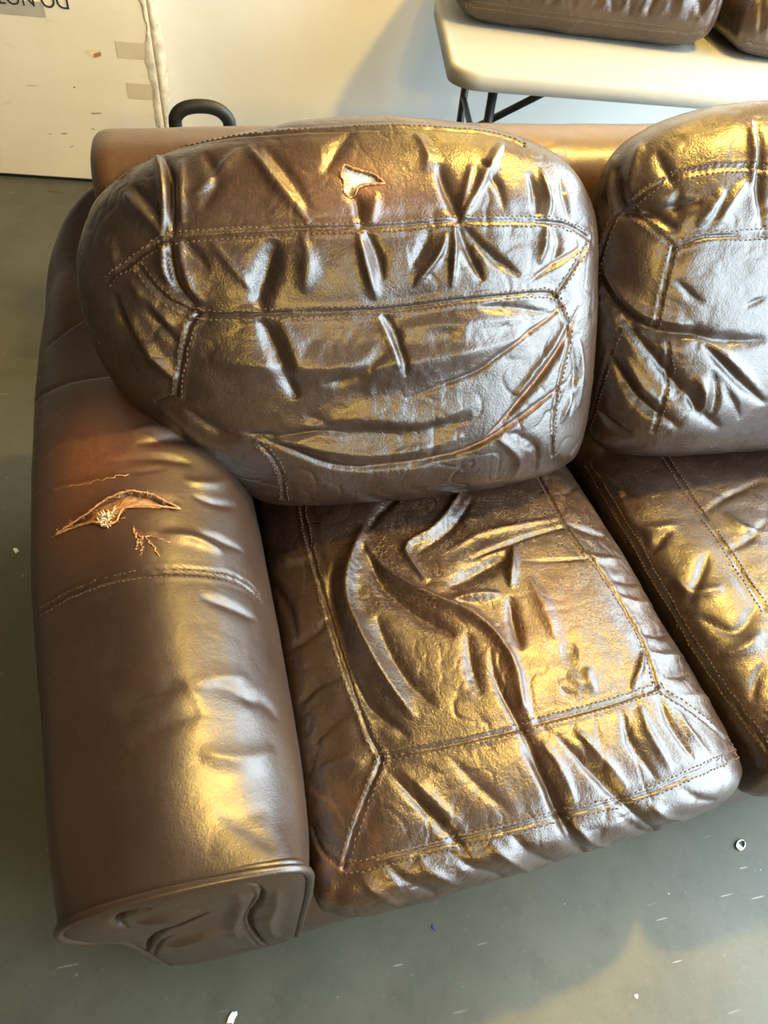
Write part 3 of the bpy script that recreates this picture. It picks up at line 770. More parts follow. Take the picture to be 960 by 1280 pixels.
        ('v', 0.01, 0.007, [(5213,207,4117),(5275,133,4062),(5341,65,3992),(5420,7,3898),(5529,-34,3762),(5681,-47,3539),(5880,-35,3223),(6028,-18,3085),(6112,-12,3080)]),
        ('r', 0.01, 0.005, [(6066,190,4079),(6136,125,4014),(6221,59,3913),(6334,16,3782),(6506,1,3576),(6730,13,3272),(6899,31,3116)]),
        ('v', 0.009, 0.006, [(6729,223,4071),(6810,157,4001),(6907,95,3900),(7037,52,3744),(7268,49,3416),(7505,76,3116),(7642,92,3080),(7731,94,3135)]),
        ('r', 0.01, 0.005, [(7233,277,4079),(7303,205,4010),(7390,142,3916),(7518,101,3789),(7693,91,3643),(7896,104,3481),(8129,128,3275)]),
        ('v', 0.009, 0.005, [(7760,340,4082),(7856,281,4027),(7961,226,3951),(8103,185,3844),(8263,179,3758),(8439,186,3664)]),
        ('r', 0.009, 0.004, [(3189,155,4011),(3257,83,3980),(3307,14,3929),(3388,-49,3857),(3475,-89,3778),(3582,-119,3626),(3706,-124,3344)]),
        ('t', 0.003, 0.25, [(2760,1378,3957),(2831,1279,4012),(2901,1193,4054),(2981,1106,4095),(3052,1036,4125),(3133,965,4154)]),
        ('t', 0.002, 0.3, [(3102,773,4133),(3074,870,4128),(3041,969,4118),(3018,1073,4112),(2993,1175,4103),(2987,1276,4102)]),
        ('t', 0.003, 0.35, [(2674,750,3838),(2718,653,3890),(2768,561,3934),(2815,471,3963),(2868,396,3988),(2931,319,4001),(2986,252,3990)]),
        ('t', 0.003, 0.25, [(2966,301,4005),(3057,300,4030),(3140,297,4054),(3232,274,4072),(3318,244,4078),(3405,217,4082)]),
    ],
    'seat_right': [
        ('D', 0.018, 0.003, [(9241,6791,3780),(9236,6599,3786),(9240,6413,3801),(9241,6235,3809),(9243,6062,3815),(9247,5888,3820),(9250,5719,3825),(9254,5562,3830),(9258,5394,3834),(9261,5228,3837),(9265,5076,3840),(9269,4924,3843),(9272,4774,3845),(9274,4624,3847),(9276,4476,3848),(9273,4322,3837),(9276,4177,3837),(9273,4044,3824),(9276,3902,3824),(9280,3759,3823),(9281,3643,3819),(9285,3502,3818),(9289,3364,3817),(9287,3236,3802),(9290,3115,3801),(9295,2988,3802),(9299,2858,3801),(9305,2734,3802),(9308,2613,3801),(9314,2490,3803),(9324,2375,3815),(9329,2257,3816),(9335,2137,3820),(9340,2031,3819),(9348,1916,3827),(9356,1804,3835),(9362,1688,3836),(9367,1584,3839),(9379,1475,3852),(9391,1368,3865),(9397,1266,3867),(9403,1165,3869),(9418,1059,3882),(9426,961,3884),(9439,859,3891),(9449,769,3891),(9461,670,3890)]),
        ('D', 0.02, 0.004, [(10704,6857,4117),(10693,6666,4128),(10677,6475,4138),(10669,6283,4149),(10655,6102,4159),(10650,5927,4168),(10634,5751,4178),(10626,5575,4188),(10619,5413,4197),(10606,5234,4207),(10607,5076,4216),(10608,4919,4225),(10596,4766,4233),(10596,4612,4241),(10598,4460,4248),(10588,4313,4251),(10589,4165,4254),(10592,4021,4257),(10583,3884,4259),(10592,3751,4261),(10583,3607,4262),(10572,3465,4261),(10572,3344,4262),(10576,3207,4262),(10567,3079,4261),(10567,2953,4260),(10568,2827,4258),(10559,2704,4256)]),
        ('v', 0.008, 0.006, [(9223,6394,3773),(9276,6240,3857),(9342,6097,3924),(9419,5970,3978),(9478,5839,4012),(9542,5707,4042),(9603,5585,4067),(9666,5460,4089)]),
        ('r', 0.012, 0.005, [(9366,5619,3951),(9375,5445,3961),(9367,5275,3957),(9369,5118,3960),(9380,4965,3971),(9445,4835,4018),(9542,4773,4068),(9664,4736,4113),(9789,4721,4146),(9930,4722,4172),(10063,4708,4190)]),
        ('v', 0.01, 0.005, [(9415,4869,3997),(9387,4722,3979),(9359,4576,3956),(9344,4438,3940),(9395,4356,3987),(9498,4400,4054),(9610,4483,4103),(9730,4572,4137),(9857,4665,4162)]),
        ('v', 0.01, 0.006, [(9425,3114,3987),(9497,3201,4041),(9591,3298,4092),(9682,3396,4127),(9781,3506,4157),(9887,3619,4181),(10000,3737,4199),(10116,3868,4214),(10221,4003,4225)]),
        ('r', 0.014, 0.006, [(9480,3743,4040),(9499,3603,4049),(9512,3481,4055),(9556,3376,4076),(9641,3317,4112),(9749,3284,4147),(9863,3269,4175),(9990,3268,4198),(10114,3256,4216)]),
        ('v', 0.012, 0.006, [(9500,2903,4036),(9554,2821,4065),(9607,2724,4088),(9670,2623,4112),(9732,2548,4131),(9809,2476,4152),(9920,2452,4176),(10054,2505,4200),(10176,2591,4217),(10285,2682,4231),(10423,2769,4245)]),
        ('r', 0.012, 0.006, [(9496,2155,4011),(9589,2153,4066),(9688,2138,4107),(9805,2146,4144),(9926,2175,4172),(10037,2218,4192),(10170,2286,4211),(10299,2334,4226)]),
        ('v', 0.006, 0.004, [(10495,3930,4251),(10655,3976,4263),(10816,4008,4273),(10983,4059,4283),(11147,4136,4291),(11316,4228,4298),(11493,4347,4302),(11659,4453,4305)]),
        ('r', 0.01, 0.005, [(11004,4794,4254),(11035,4654,4265),(11077,4506,4275),(11129,4378,4283),(11231,4289,4291),(11359,4241,4299),(11497,4195,4308)]),
        ('v', 0.006, 0.004, [(10638,4871,4229),(10816,4949,4235),(10985,5028,4239),(11158,5105,4241),(11345,5177,4244),(11527,5231,4247),(11711,5269,4249),(11887,5333,4249),(12075,5375,4249),(12267,5431,4246)]),
        ('v', 0.009, 0.005, [(9551,1312,4017),(9606,1408,4051),(9666,1503,4082),(9741,1594,4111),(9822,1681,4137),(9924,1748,4162),(10033,1818,4182)]),
        ('t', 0.004, 0.8, [(9460,5837,4003),(9470,5711,4012),(9412,5612,3982)]),
    ],
    'back': [
        ('S', 0.014, 0.002, [(1219,8161,9076),(1301,8206,9115),(1380,8292,9138),(1460,8386,9151),(1549,8424,9178),(1644,8441,9212),(1736,8440,9247),(1828,8453,9275),(1927,8467,9302),(2024,8482,9326),(2123,8460,9362),(2220,8433,9396),(2318,8417,9425),(2415,8381,9457),(2512,8361,9483),(2609,8330,9510),(2708,8308,9533),(2806,8285,9555),(2901,8264,9574),(2994,8241,9592),(3094,8214,9609),(3195,8189,9625),(3281,8173,9636),(3391,8154,9650),(3479,8143,9661),(3582,8125,9671),(3674,8105,9680),(3779,8103,9690),(3872,8091,9697),(3977,8086,9705),(4073,8076,9711),(4172,8074,9718),(4273,8077,9724),(4378,8072,9729),(4479,8074,9734),(4580,8074,9737),(4679,8063,9738),(4780,8063,9740),(4889,8061,9740),(4993,8064,9741),(5094,8063,9739),(5203,8069,9738),(5312,8075,9735),(5416,8073,9730),(5527,8078,9724),(5631,8074,9716),(5743,8074,9707),(5851,8086,9699),(5963,8085,9688),(6080,8096,9677),(6191,8098,9663),(6303,8093,9648),(6420,8103,9632),(6532,8098,9614),(6643,8090,9595),(6747,8067,9573),(6845,8023,9547),(6941,7987,9519)]),
        ('D', 0.02, 0.004, [(894,7127,8190),(984,7109,8263),(1063,7101,8327),(1147,7097,8394),(1234,7092,8453),(1323,7095,8517),(1399,7101,8572),(1489,7101,8622),(1577,7108,8677),(1661,7113,8722),(1747,7116,8761),(1840,7106,8784),(1932,7096,8802),(2027,7080,8811),(2121,7069,8823),(2212,7058,8831),(2303,7051,8842),(2401,7042,8849),(2500,7034,8858),(2591,7028,8865),(2683,7022,8871),(2776,7017,8876),(2869,7011,8880),(2962,7005,8883),(3056,7000,8885),(3158,6998,8892),(3253,6993,8894),(3353,6991,8899),(3449,6986,8899),(3544,6979,8897),(3638,6982,8907),(3735,6975,8902),(3832,6969,8899),(3935,6967,8901),(4039,6964,8901),(4132,6965,8906),(4232,6958,8899),(4328,6959,8903),(4432,6955,8901),(4537,6953,8900),(4634,6954,8902),(4730,6954,8904),(4844,6955,8906),(4941,6957,8908),(5045,6960,8913),(5149,6966,8919),(5255,6967,8919),(5358,6975,8927),(5464,6977,8927),(5568,6982,8929),(5680,6984,8927),(5788,6986,8924),(5891,6991,8926),(6005,6992,8920),(6110,6993,8913),(6223,6997,8908),(6335,7001,8902),(6452,7008,8896),(6564,7016,8890),(6683,7023,8878),(6800,7033,8866),(6923,7049,8857),(7041,7062,8839),(7164,7080,8820),(7298,7101,8792),(7429,7123,8759),(7567,7139,8701),(7695,7160,8640),(7834,7185,8557),(7985,7230,8459)]),
        ('D', 0.022, 0.005, [(2019,6561,7959),(2113,6544,7958),(2215,6528,7959),(2304,6518,7964),(2405,6504,7962),(2500,6494,7963),(2597,6485,7964),(2687,6477,7966),(2792,6469,7965),(2886,6464,7970),(2986,6459,7971),(3088,6455,7972),(3183,6452,7976),(3281,6443,7965),(3383,6443,7971),(3488,6439,7968),(3583,6436,7967),(3687,6431,7962),(3791,6427,7956),(3895,6428,7959),(3995,6423,7952),(4097,6422,7952),(4201,6420,7948),(4305,6421,7951),(4405,6417,7944),(4520,6415,7940),(4620,6417,7944),(4733,6418,7947),(4833,6421,7952),(4948,6421,7953),(5045,6427,7965),(5157,6429,7967),(5262,6434,7978),(5373,6440,7988),(5475,6443,7993),(5591,6448,8001),(5697,6452,8007),(5806,6455,8008),(5916,6459,8010),(6035,6464,8012),(6141,6469,8014),(6258,6476,8015),(6374,6481,8009),(6490,6490,8007),(6607,6500,8004),(6723,6511,8000),(6853,6527,7995),(6979,6541,7981),(7100,6560,7970),(7230,6578,7944),(7364,6588,7889)]),
        ('D', 0.018, 0.004, [(1330,7030,8431),(1385,6972,8380),(1434,6913,8316),(1483,6861,8260),(1542,6805,8197),(1610,6756,8148),(1678,6708,8095),(1758,6670,8062),(1842,6632,8027),(1934,6594,7992),(2019,6561,7959)]),
        ('D', 0.018, 0.004, [(2017,6553,7942),(1939,6536,7875),(1879,6510,7791),(1843,6476,7699),(1808,6441,7600),(1773,6411,7507),(1743,6376,7403),(1711,6347,7305),(1679,6316,7197),(1647,6290,7093),(1614,6265,6974),(1583,6246,6859)]),
        ('B', 0.012, 0.002, [(1583,6246,6859),(1435,6294,6780),(1278,6363,6677)]),
        ('D', 0.014, 0.003, [(2687,5780,6171),(2762,5743,6081),(2838,5707,5991),(2895,5672,5882),(2945,5639,5754),(2978,5613,5616),(2987,5596,5460),(2994,5593,5282),(3003,5637,5051)]),
        ('D', 0.014, 0.003, [(7364,6588,7889),(7432,6643,7957),(7492,6699,8025),(7561,6759,8090),(7631,6822,8153),(7703,6890,8213),(7775,6961,8271),(7855,7041,8323),(7942,7134,8373)]),
        ('S', 0.014, 0.003, [(7371,6578,7865),(7426,6544,7763),(7483,6512,7662),(7538,6477,7553),(7594,6444,7443),(7651,6412,7333),(7664,6364,7225),(7646,6310,7129),(7615,6252,7034),(7588,6196,6939),(7552,6140,6850),(7531,6087,6752),(7507,6033,6653),(7489,5977,6547),(7474,5924,6442),(7463,5871,6334),(7455,5819,6225),(7457,5769,6110),(7462,5721,5991),(7477,5677,5868),(7491,5635,5733),(7524,5605,5588),(7559,5592,5422)]),
        ('v', 0.006, 0.01, [(1848,8265,9330),(1872,8018,9348),(1891,7851,9324),(1903,7730,9288),(1907,7618,9238),(1896,7530,9185),(1885,7449,9126),(1876,7372,9064),(1863,7303,9000),(1857,7236,8934),(1845,7176,8867),(1836,7118,8797)]),
        ('r', 0.008, 0.01, [(1741,8456,9243),(1765,8090,9318),(1791,7902,9307),(1800,7754,9267),(1801,7641,9218),(1797,7540,9161),(1786,7455,9100),(1769,7372,9031),(1752,7300,8963),(1731,7235,8890),(1716,7169,8812)]),
        ('r', 0.008, 0.006, [(2057,8001,9396),(2046,7837,9361),(2034,7713,9316),(2026,7605,9263),(2008,7503,9198),(2006,7421,9140),(1994,7341,9071),(1988,7264,9000),(1985,7193,8928)]),
        ('r', 0.009, 0.007, [(1270,7778,9062),(1333,7654,9042),(1392,7551,9012),(1453,7465,8981),(1522,7387,8950),(1585,7317,8915),(1638,7248,8868),(1686,7182,8816),(1721,7119,8755)]),
        ('v', 0.007, 0.006, [(1386,7853,9141),(1455,7727,9131),(1516,7620,9107),(1576,7530,9078),(1620,7445,9036),(1664,7369,8992),(1703,7296,8941)]),
        ('r', 0.01, 0.004, [(1051,7447,8716),(1038,7386,8649),(1025,7325,8575),(1011,7268,8500),(1010,7209,8427),(1016,7151,8355),(1026,7094,8283)]),
        ('v', 0.012, 0.006, [(2370,8055,9473),(2402,7902,9457),(2441,7776,9427),(2472,7675,9391),(2483,7578,9343),(2459,7492,9286),(2407,7434,9236),(2350,7379,9183),(2288,7326,9127),(2227,7273,9067)]),
        ('r', 0.01, 0.005, [(2847,7971,9551),(2763,7884,9518),(2683,7800,9478),(2601,7726,9436),(2523,7657,9391),(2440,7597,9346),(2360,7540,9298),(2282,7494,9254),(2190,7453,9207),(2098,7413,9157)]),
        ('r', 0.009, 0.006, [(2959,8001,9575),(3002,7865,9550),(3048,7755,9517),(3094,7668,9483),(3136,7577,9438),(3188,7502,9396),(3239,7429,9348),(3292,7362,9299),(3345,7307,9255),(3401,7245,9200),(3453,7191,9148),(3509,7134,9089),(3564,7087,9037),(3620,7035,8975),(3666,6986,8914)]),
        ('v', 0.01, 0.005, [(3163,7942,9593),(3216,7818,9563),(3268,7711,9526),(3322,7626,9488),(3379,7540,9442),(3427,7459,9390),(3480,7385,9336),(3525,7321,9284),(3571,7250,9219),(3616,7192,9162),(3664,7127,9092)]),
        ('v', 0.008, 0.007, [(4142,7275,9280),(4221,7228,9234),(4299,7184,9190),(4321,7127,9124),(4319,7069,9053),(4335,7007,8971),(4341,6951,8893)]),
        ('r', 0.01, 0.005, [(4580,7237,9255),(4542,7164,9173),(4514,7093,9088),(4490,7027,9001),(4474,6962,8912)]),
        ('v', 0.012, 0.01, [(5507,7517,9490),(5525,7430,9424),(5542,7352,9355),(5570,7278,9283),(5608,7211,9212),(5653,7148,9138),(5697,7090,9065),(5727,7029,8986),(5742,6968,8902)]),
        ('r', 0.008, 0.009, [(6576,7951,9584),(6483,7811,9557),(6396,7696,9519),(6322,7595,9473),(6247,7508,9425),(6182,7426,9371),(6116,7356,9318),(6057,7288,9259),(5998,7225,9201),(5932,7164,9139),(5882,7105,9074),(5828,7050,9008),(5781,6999,8943)]),
        ('r', 0.007, 0.006, [(6006,7538,9470),(5964,7451,9410),(5922,7373,9350),(5878,7299,9285),(5840,7228,9215),(5810,7164,9147),(5772,7102,9077),(5744,7040,9000)]),
        ('v', 0.008, 0.005, [(6112,7598,9499),(6180,7524,9443),(6239,7453,9386),(6306,7384,9322),(6358,7315,9255),(6391,7242,9179),(6413,7172,9102),(6426,7100,9016)]),
        ('r', 0.008, 0.007, [(7085,7630,9351),(7108,7542,9291),(7127,7452,9220),(7146,7371,9145),(7167,7296,9067),(7176,7221,8985),(7157,7150,8909),(7109,7081,8840)]),
        ('v', 0.008, 0.005, [(6901,7535,9339),(6920,7452,9276),(6942,7370,9203),(6958,7293,9128),(6967,7222,9052),(6970,7154,8974),(6972,7084,8888)]),
        ('v', 0.01, 0.005, [(4378,8026,9721),(4292,7918,9692),(4209,7820,9654),(4131,7741,9616),(4068,7655,9568),(4006,7574,9516),(3949,7495,9459),(3897,7427,9403)]),
        ('r', 0.01, 0.004, [(5270,7949,9711),(5311,7824,9668),(5345,7715,9618),(5371,7610,9559),(5336,7511,9494),(5287,7424,9428)]),
        ('v', 0.007, 0.004, [(7451,7639,9224),(7451,7542,9161),(7461,7452,9088),(7479,7379,9014),(7500,7310,8937),(7520,7244,8855),(7551,7187,8771)]),
        ('v', 0.007, 0.009, [(1791,7102,8761),(1786,7043,8683),(1770,6989,8601),(1773,6934,8522),(1778,6880,8439),(1788,6828,8359),(1812,6776,8280),(1857,6725,8209),(1909,6680,8147),(1971,6631,8078),(2028,6587,8014)]),
        ('r', 0.007, 0.009, [(1686,7103,8721),(1672,7046,8640),(1669,6996,8567),(1661,6948,8492),(1671,6897,8419),(1689,6846,8344),(1711,6795,8267)]),
        ('r', 0.008, 0.006, [(1908,7062,8752),(1907,7003,8673),(1907,6945,8590),(1917,6896,8519),(1931,6841,8436),(1951,6786,8351),(1974,6735,8271),(2021,6687,8203),(2082,6641,8137),(2140,6597,8073)]),
        ('v', 0.009, 0.005, [(1956,7066,8772),(2024,7004,8713),(2080,6949,8652),(2148,6896,8593),(2200,6842,8522),(2256,6792,8455)]),
        ('r', 0.008, 0.004, [(2308,7010,8791),(2358,6955,8728),(2417,6905,8668),(2476,6855,8606),(2536,6808,8542),(2597,6761,8477),(2660,6715,8409),(2715,6672,8342),(2770,6631,8275),(2830,6589,8206)]),
        ('v', 0.018, 0.014, [(3167,6925,8793),(3133,6875,8719),(3099,6828,8645),(3060,6775,8558),(3019,6730,8479),(2988,6686,8401),(2942,6642,8318),(2901,6600,8235),(2880,6553,8143),(2898,6510,8062),(2935,6467,7981)]),
        ('r', 0.014, 0.007, [(3532,6951,8858),(3539,6897,8780),(3552,6848,8707),(3559,6796,8626),(3560,6746,8543),(3548,6699,8463),(3531,6653,8380),(3512,6607,8297),(3489,6564,8215)]),
        ('r', 0.008, 0.009, [(4297,6929,8860),(4304,6874,8777),(4320,6820,8691),(4340,6767,8605),(4360,6715,8515),(4389,6667,8429),(4412,6617,8338),(4437,6569,8247),(4480,6521,8154),(4518,6478,8069)]),
        ('v', 0.009, 0.008, [(4406,6938,8875),(4440,6888,8802),(4478,6839,8726),(4518,6791,8648),(4552,6740,8562),(4572,6697,8487),(4591,6648,8398),(4619,6603,8313)]),
        ('v', 0.01, 0.012, [(5742,6968,8902),(5773,6910,8817),(5812,6858,8736),(5853,6807,8653),(5896,6757,8568),(5940,6708,8481),(5988,6664,8400),(6041,6617,8310),(6084,6571,8219)]),
        ('v', 0.01, 0.009, [(5791,6967,8899),(5864,6924,8833),(5937,6878,8760),(6007,6837,8692),(6089,6796,8619),(6174,6760,8554),(6270,6724,8482),(6370,6696,8419),(6477,6671,8359),(6579,6646,8295),(6688,6626,8233)]),
        ('r', 0.006, 0.008, [(5679,6954,8885),(5667,6897,8802),(5666,6839,8713),(5654,6787,8629),(5643,6736,8543),(5633,6682,8450),(5623,6631,8355),(5618,6582,8264),(5605,6533,8171)]),
        ('r', 0.007, 0.008, [(5564,6906,8820),(5518,6855,8743),(5471,6805,8664),(5415,6754,8581),(5353,6709,8504),(5282,6667,8430),(5206,6630,8363),(5132,6590,8288),(5058,6551,8213)]),
        ('v', 0.01, 0.006, [(5338,6938,8875),(5295,6887,8799),(5253,6838,8724),(5206,6791,8648),(5155,6750,8578),(5088,6707,8505),(5028,6669,8436)]),
        ('r', 0.008, 0.007, [(7119,7055,8803),(7120,6988,8710),(7103,6923,8619),(7072,6858,8528),(7040,6798,8439),(7001,6738,8349)]),
        ('v', 0.008, 0.005, [(7280,7072,8763),(7321,7024,8678),(7358,6979,8593),(7359,6923,8507),(7323,6863,8427),(7276,6805,8353),(7238,6749,8270)]),
        ('t', 0.0016, 0.9, [(7861,7099,8409),(7720,7008,8399),(7594,6939,8386),(7463,6873,8364),(7349,6818,8337),(7237,6768,8306),(7128,6726,8278),(7028,6682,8237),(6921,6642,8199),(6823,6603,8154)]),
        ('v', 0.005, 0.005, [(7904,7112,8381),(7761,7019,8379),(7629,6942,8364),(7499,6874,8343),(7384,6818,8316),(7270,6767,8287),(7158,6720,8254),(7047,6676,8218),(6948,6634,8175),(6852,6598,8136)]),
        ('v', 0.016, 0.012, [(2848,6452,7939),(2883,6410,7859),(2926,6367,7775),(2957,6324,7687),(2994,6280,7598),(3033,6236,7507),(3060,6192,7415),(3104,6150,7326),(3137,6106,7233),(3174,6061,7134),(3207,6020,7044),(3246,5975,6942),(3286,5933,6847)]),
        ('r', 0.012, 0.005, [(3133,6424,7915),(3163,6381,7829),(3197,6339,7745),(3234,6296,7655),(3257,6252,7565),(3287,6208,7472),(3303,6165,7379),(3320,6119,7279)]),
        ('v', 0.008, 0.008, [(4582,6398,7905),(4643,6360,7826),(4701,6321,7745),(4749,6277,7652),(4785,6237,7564),(4818,6188,7461),(4850,6145,7368),(4873,6097,7265),(4888,6051,7167),(4913,6004,7065)]),
        ('r', 0.008, 0.005, [(4487,6391,7891),(4549,6346,7795),(4603,6301,7701),(4652,6256,7606),(4688,6207,7500),(4725,6157,7395),(4758,6108,7289),(4792,6060,7186)]),
        ('v', 0.008, 0.006, [(6019,6409,7902),(6139,6407,7887),(6254,6408,7876),(6376,6411,7865),(6498,6412,7846),(6624,6414,7825),(6750,6419,7803),(6877,6422,7773),(7006,6429,7741),(7148,6442,7708),(7280,6455,7670)]),
        ('r', 0.02, 0.006, [(4843,6305,7709),(4945,6305,7710),(5060,6308,7717),(5174,6310,7720),(5292,6310,7720),(5407,6311,7719),(5523,6313,7723),(5637,6316,7727),(5754,6320,7730),(5872,6323,7731),(5988,6326,7731),(6106,6331,7730),(6229,6334,7723),(6347,6340,7721),(6476,6349,7719),(6600,6356,7710),(6721,6368,7705),(6853,6383,7699)]),
        ('r', 0.034, 0.015, [(2115,6299,7421),(2213,6279,7415),(2309,6258,7401),(2408,6241,7392),(2505,6222,7377),(2606,6206,7366),(2703,6190,7353),(2805,6177,7344),(2905,6165,7332),(3006,6155,7326),(3107,6147,7320),(3208,6136,7308),(3313,6128,7298),(3418,6120,7289),(3522,6115,7286),(3626,6112,7284),(3733,6106,7274),(3841,6100,7265),(3945,6101,7270),(4053,6096,7261),(4161,6095,7260),(4268,6094,7258),(4381,6093,7257),(4486,6094,7259),(4600,6093,7257),(4705,6094,7259),(4817,6094,7259),(4928,6095,7262),(5042,6099,7270),(5146,6103,7278),(5260,6108,7287),(5373,6110,7291),(5484,6118,7308),(5598,6124,7318),(5709,6131,7329),(5822,6137,7339),(5932,6147,7354),(6049,6156,7365),(6166,6166,7376),(6277,6179,7389),(6398,6191,7398),(6511,6206,7412),(6631,6222,7420),(6752,6239,7427),(6874,6258,7433)]),
        ('v', 0.005, 0.004, [(7611,6627,7795),(7509,6565,7748),(7421,6511,7700),(7325,6457,7649),(7227,6410,7606),(7127,6369,7568),(7021,6328,7526),(6918,6291,7487),(6818,6256,7445),(6724,6222,7398),(6625,6191,7356),(6528,6157,7304),(6437,6127,7257),(6338,6099,7213),(6247,6070,7161),(6157,6038,7102),(6061,6013,7059),(5956,5993,7023),(5848,5977,6995),(5739,5962,6966),(5633,5948,6941),(5523,5935,6914),(5419,5920,6883),(5307,5907,6854),(5205,5892,6822),(5100,5880,6796),(4997,5869,6773),(4886,5857,6744)]),
        ('t', 0.0015, 0.7, [(7611,6627,7795),(7506,6563,7748),(7410,6504,7692),(7310,6449,7641),(7201,6399,7596),(7091,6354,7553),(6982,6315,7515),(6877,6275,7467),(6775,6238,7419),(6672,6202,7369),(6576,6168,7319),(6478,6133,7262)]),
        ('v', 0.007, 0.008, [(7824,6654,7649),(7774,6587,7570),(7725,6522,7488),(7676,6458,7405),(7626,6399,7326),(7579,6338,7240),(7524,6280,7161),(7455,6221,7085),(7382,6165,7014),(7306,6111,6943),(7232,6059,6872),(7151,6007,6798),(7075,5958,6726),(6993,5913,6659),(6905,5868,6592),(6823,5823,6521),(6737,5781,6452),(6662,5739,6375),(6576,5701,6304),(6495,5664,6227),(6403,5637,6166),(6306,5610,6097),(6215,5587,6035)]),
        ('t', 0.002, 0.9, [(7899,6694,7643),(7849,6627,7571),(7794,6559,7496),(7745,6495,7417),(7692,6433,7340),(7632,6371,7265),(7572,6314,7196),(7495,6254,7127),(7424,6198,7058),(7351,6144,6988),(7279,6092,6917),(7205,6041,6846),(7129,5993,6779),(7054,5946,6707),(6969,5900,6641),(6888,5858,6576),(6804,5816,6509),(6728,5776,6443),(6650,5735,6370),(6575,5695,6292),(6483,5664,6228),(6394,5635,6161),(6304,5609,6096),(6215,5587,6035)]),
        ('r', 0.009, 0.006, [(7631,6534,7594),(7578,6475,7518),(7519,6414,7439),(7465,6358,7361),(7400,6300,7283),(7331,6246,7212),(7259,6193,7140),(7187,6142,7069),(7110,6092,6997),(7029,6045,6929),(6960,5999,6857),(6878,5952,6782),(6807,5908,6708),(6727,5866,6640),(6652,5823,6563)]),
        ('v', 0.007, 0.008, [(7685,6086,6629),(7580,6028,6591),(7473,5973,6549),(7362,5923,6511),(7262,5875,6461),(7155,5833,6421),(7055,5791,6370),(6955,5754,6325),(6854,5717,6273),(6747,5685,6228),(6651,5656,6180),(6549,5632,6132),(6453,5607,6072),(6355,5586,6019),(6256,5568,5969),(6148,5551,5920),(6042,5538,5875),(5933,5526,5836),(5821,5517,5801),(5711,5511,5776),(5594,5508,5761),(5475,5503,5741),(5357,5501,5730),(5241,5499,5719),(5122,5498,5710),(5007,5498,5705),(4887,5498,5702),(4770,5499,5703),(4652,5500,5699),(4536,5500,5694),(4422,5503,5699),(4305,5506,5704),(4186,5509,5712),(4070,5515,5730),(3960,5520,5743),(3847,5529,5774),(3736,5540,5810),(3628,5555,5854),(3526,5573,5901),(3428,5597,5950),(3329,5626,6003),(3236,5652,6050),(3139,5678,6094),(3042,5705,6138),(2940,5735,6184),(2846,5764,6230),(2751,5790,6265),(2659,5820,6310),(2568,5848,6347)]),
        ('t', 0.0016, 0.8, [(7685,6086,6629),(7581,6027,6588),(7479,5970,6539),(7377,5920,6495),(7276,5871,6445),(7174,5828,6402),(7074,5785,6350),(6973,5746,6302),(6874,5712,6257),(6771,5680,6210),(6669,5649,6158),(6566,5626,6112),(6463,5603,6059),(6361,5585,6014),(6257,5565,5960),(6155,5551,5919),(6045,5537,5875),(5935,5527,5836),(5825,5519,5809),(5713,5511,5777),(5596,5508,5762),(5479,5505,5748),(5361,5503,5737),(5245,5501,5726),(5127,5499,5718),(5011,5499,5709),(4887,5500,5711),(4770,5500,5705),(4656,5502,5709),(4540,5502,5705),(4422,5503,5702),(4307,5506,5705)]),
        ('r', 0.014, 0.006, [(2875,5786,6324),(2977,5760,6289),(3079,5734,6252),(3176,5710,6219),(3276,5688,6187),(3377,5665,6149),(3484,5643,6117),(3589,5623,6089),(3699,5606,6062),(3810,5595,6040),(3919,5584,6012),(4030,5575,5989),(4142,5567,5970),(4257,5562,5957),(4374,5558,5949),(4486,5556,5943),(4610,5553,5939),(4722,5552,5936),(4836,5552,5941),(4954,5554,5948),(5070,5556,5957),(5188,5558,5965),(5303,5561,5977),(5420,5565,5990),(5531,5574,6021),(5641,5582,6045),(5758,5591,6072),(5868,5601,6099)]),
        ('v', 0.02, 0.008, [(3367,5832,6611),(3461,5811,6573),(3559,5787,6528),(3656,5764,6482),(3754,5741,6438),(3857,5721,6401),(3964,5703,6366),(4071,5688,6333),(4180,5678,6309),(4289,5671,6295),(4400,5664,6277),(4511,5658,6263),(4634,5654,6254),(4743,5652,6248),(4855,5650,6244),(4972,5648,6241),(5089,5648,6242),(5203,5652,6251),(5314,5659,6270),(5427,5665,6285),(5533,5674,6308),(5651,5685,6335),(5764,5695,6359),(5867,5706,6383),(5983,5716,6404)]),
        ('r', 0.02, 0.007, [(3352,5768,6439),(3458,5765,6453),(3565,5763,6467),(3672,5763,6482),(3780,5763,6496),(3890,5763,6507),(4005,5762,6514),(4110,5761,6518),(4221,5759,6514),(4336,5752,6501),(4444,5747,6488),(4556,5736,6463),(4669,5726,6439),(4782,5716,6415),(4898,5709,6399),(5005,5703,6385),(5126,5700,6376),(5240,5703,6385),(5354,5709,6398),(5463,5718,6422),(5571,5734,6458),(5681,5746,6486),(5784,5764,6527),(5893,5780,6561),(5999,5797,6596),(6108,5815,6627)]),
        ('v', 0.006, 0.005, [(2422,5886,6366),(2523,5860,6355),(2631,5834,6340),(2736,5811,6329),(2842,5790,6320),(2953,5769,6308),(3060,5755,6310),(3175,5745,6324),(3282,5738,6339),(3394,5734,6357),(3510,5729,6368),(3618,5719,6363),(3731,5709,6355),(3843,5696,6335),(3956,5682,6312),(4069,5671,6288)]),
        ('v', 0.012, 0.006, [(3624,6007,7051),(3737,6008,7060),(3841,6010,7069),(3948,6015,7081),(4053,6024,7104),(4149,6041,7143),(4244,6064,7193),(4335,6087,7244),(4416,6112,7297),(4509,6139,7356),(4597,6166,7413)]),
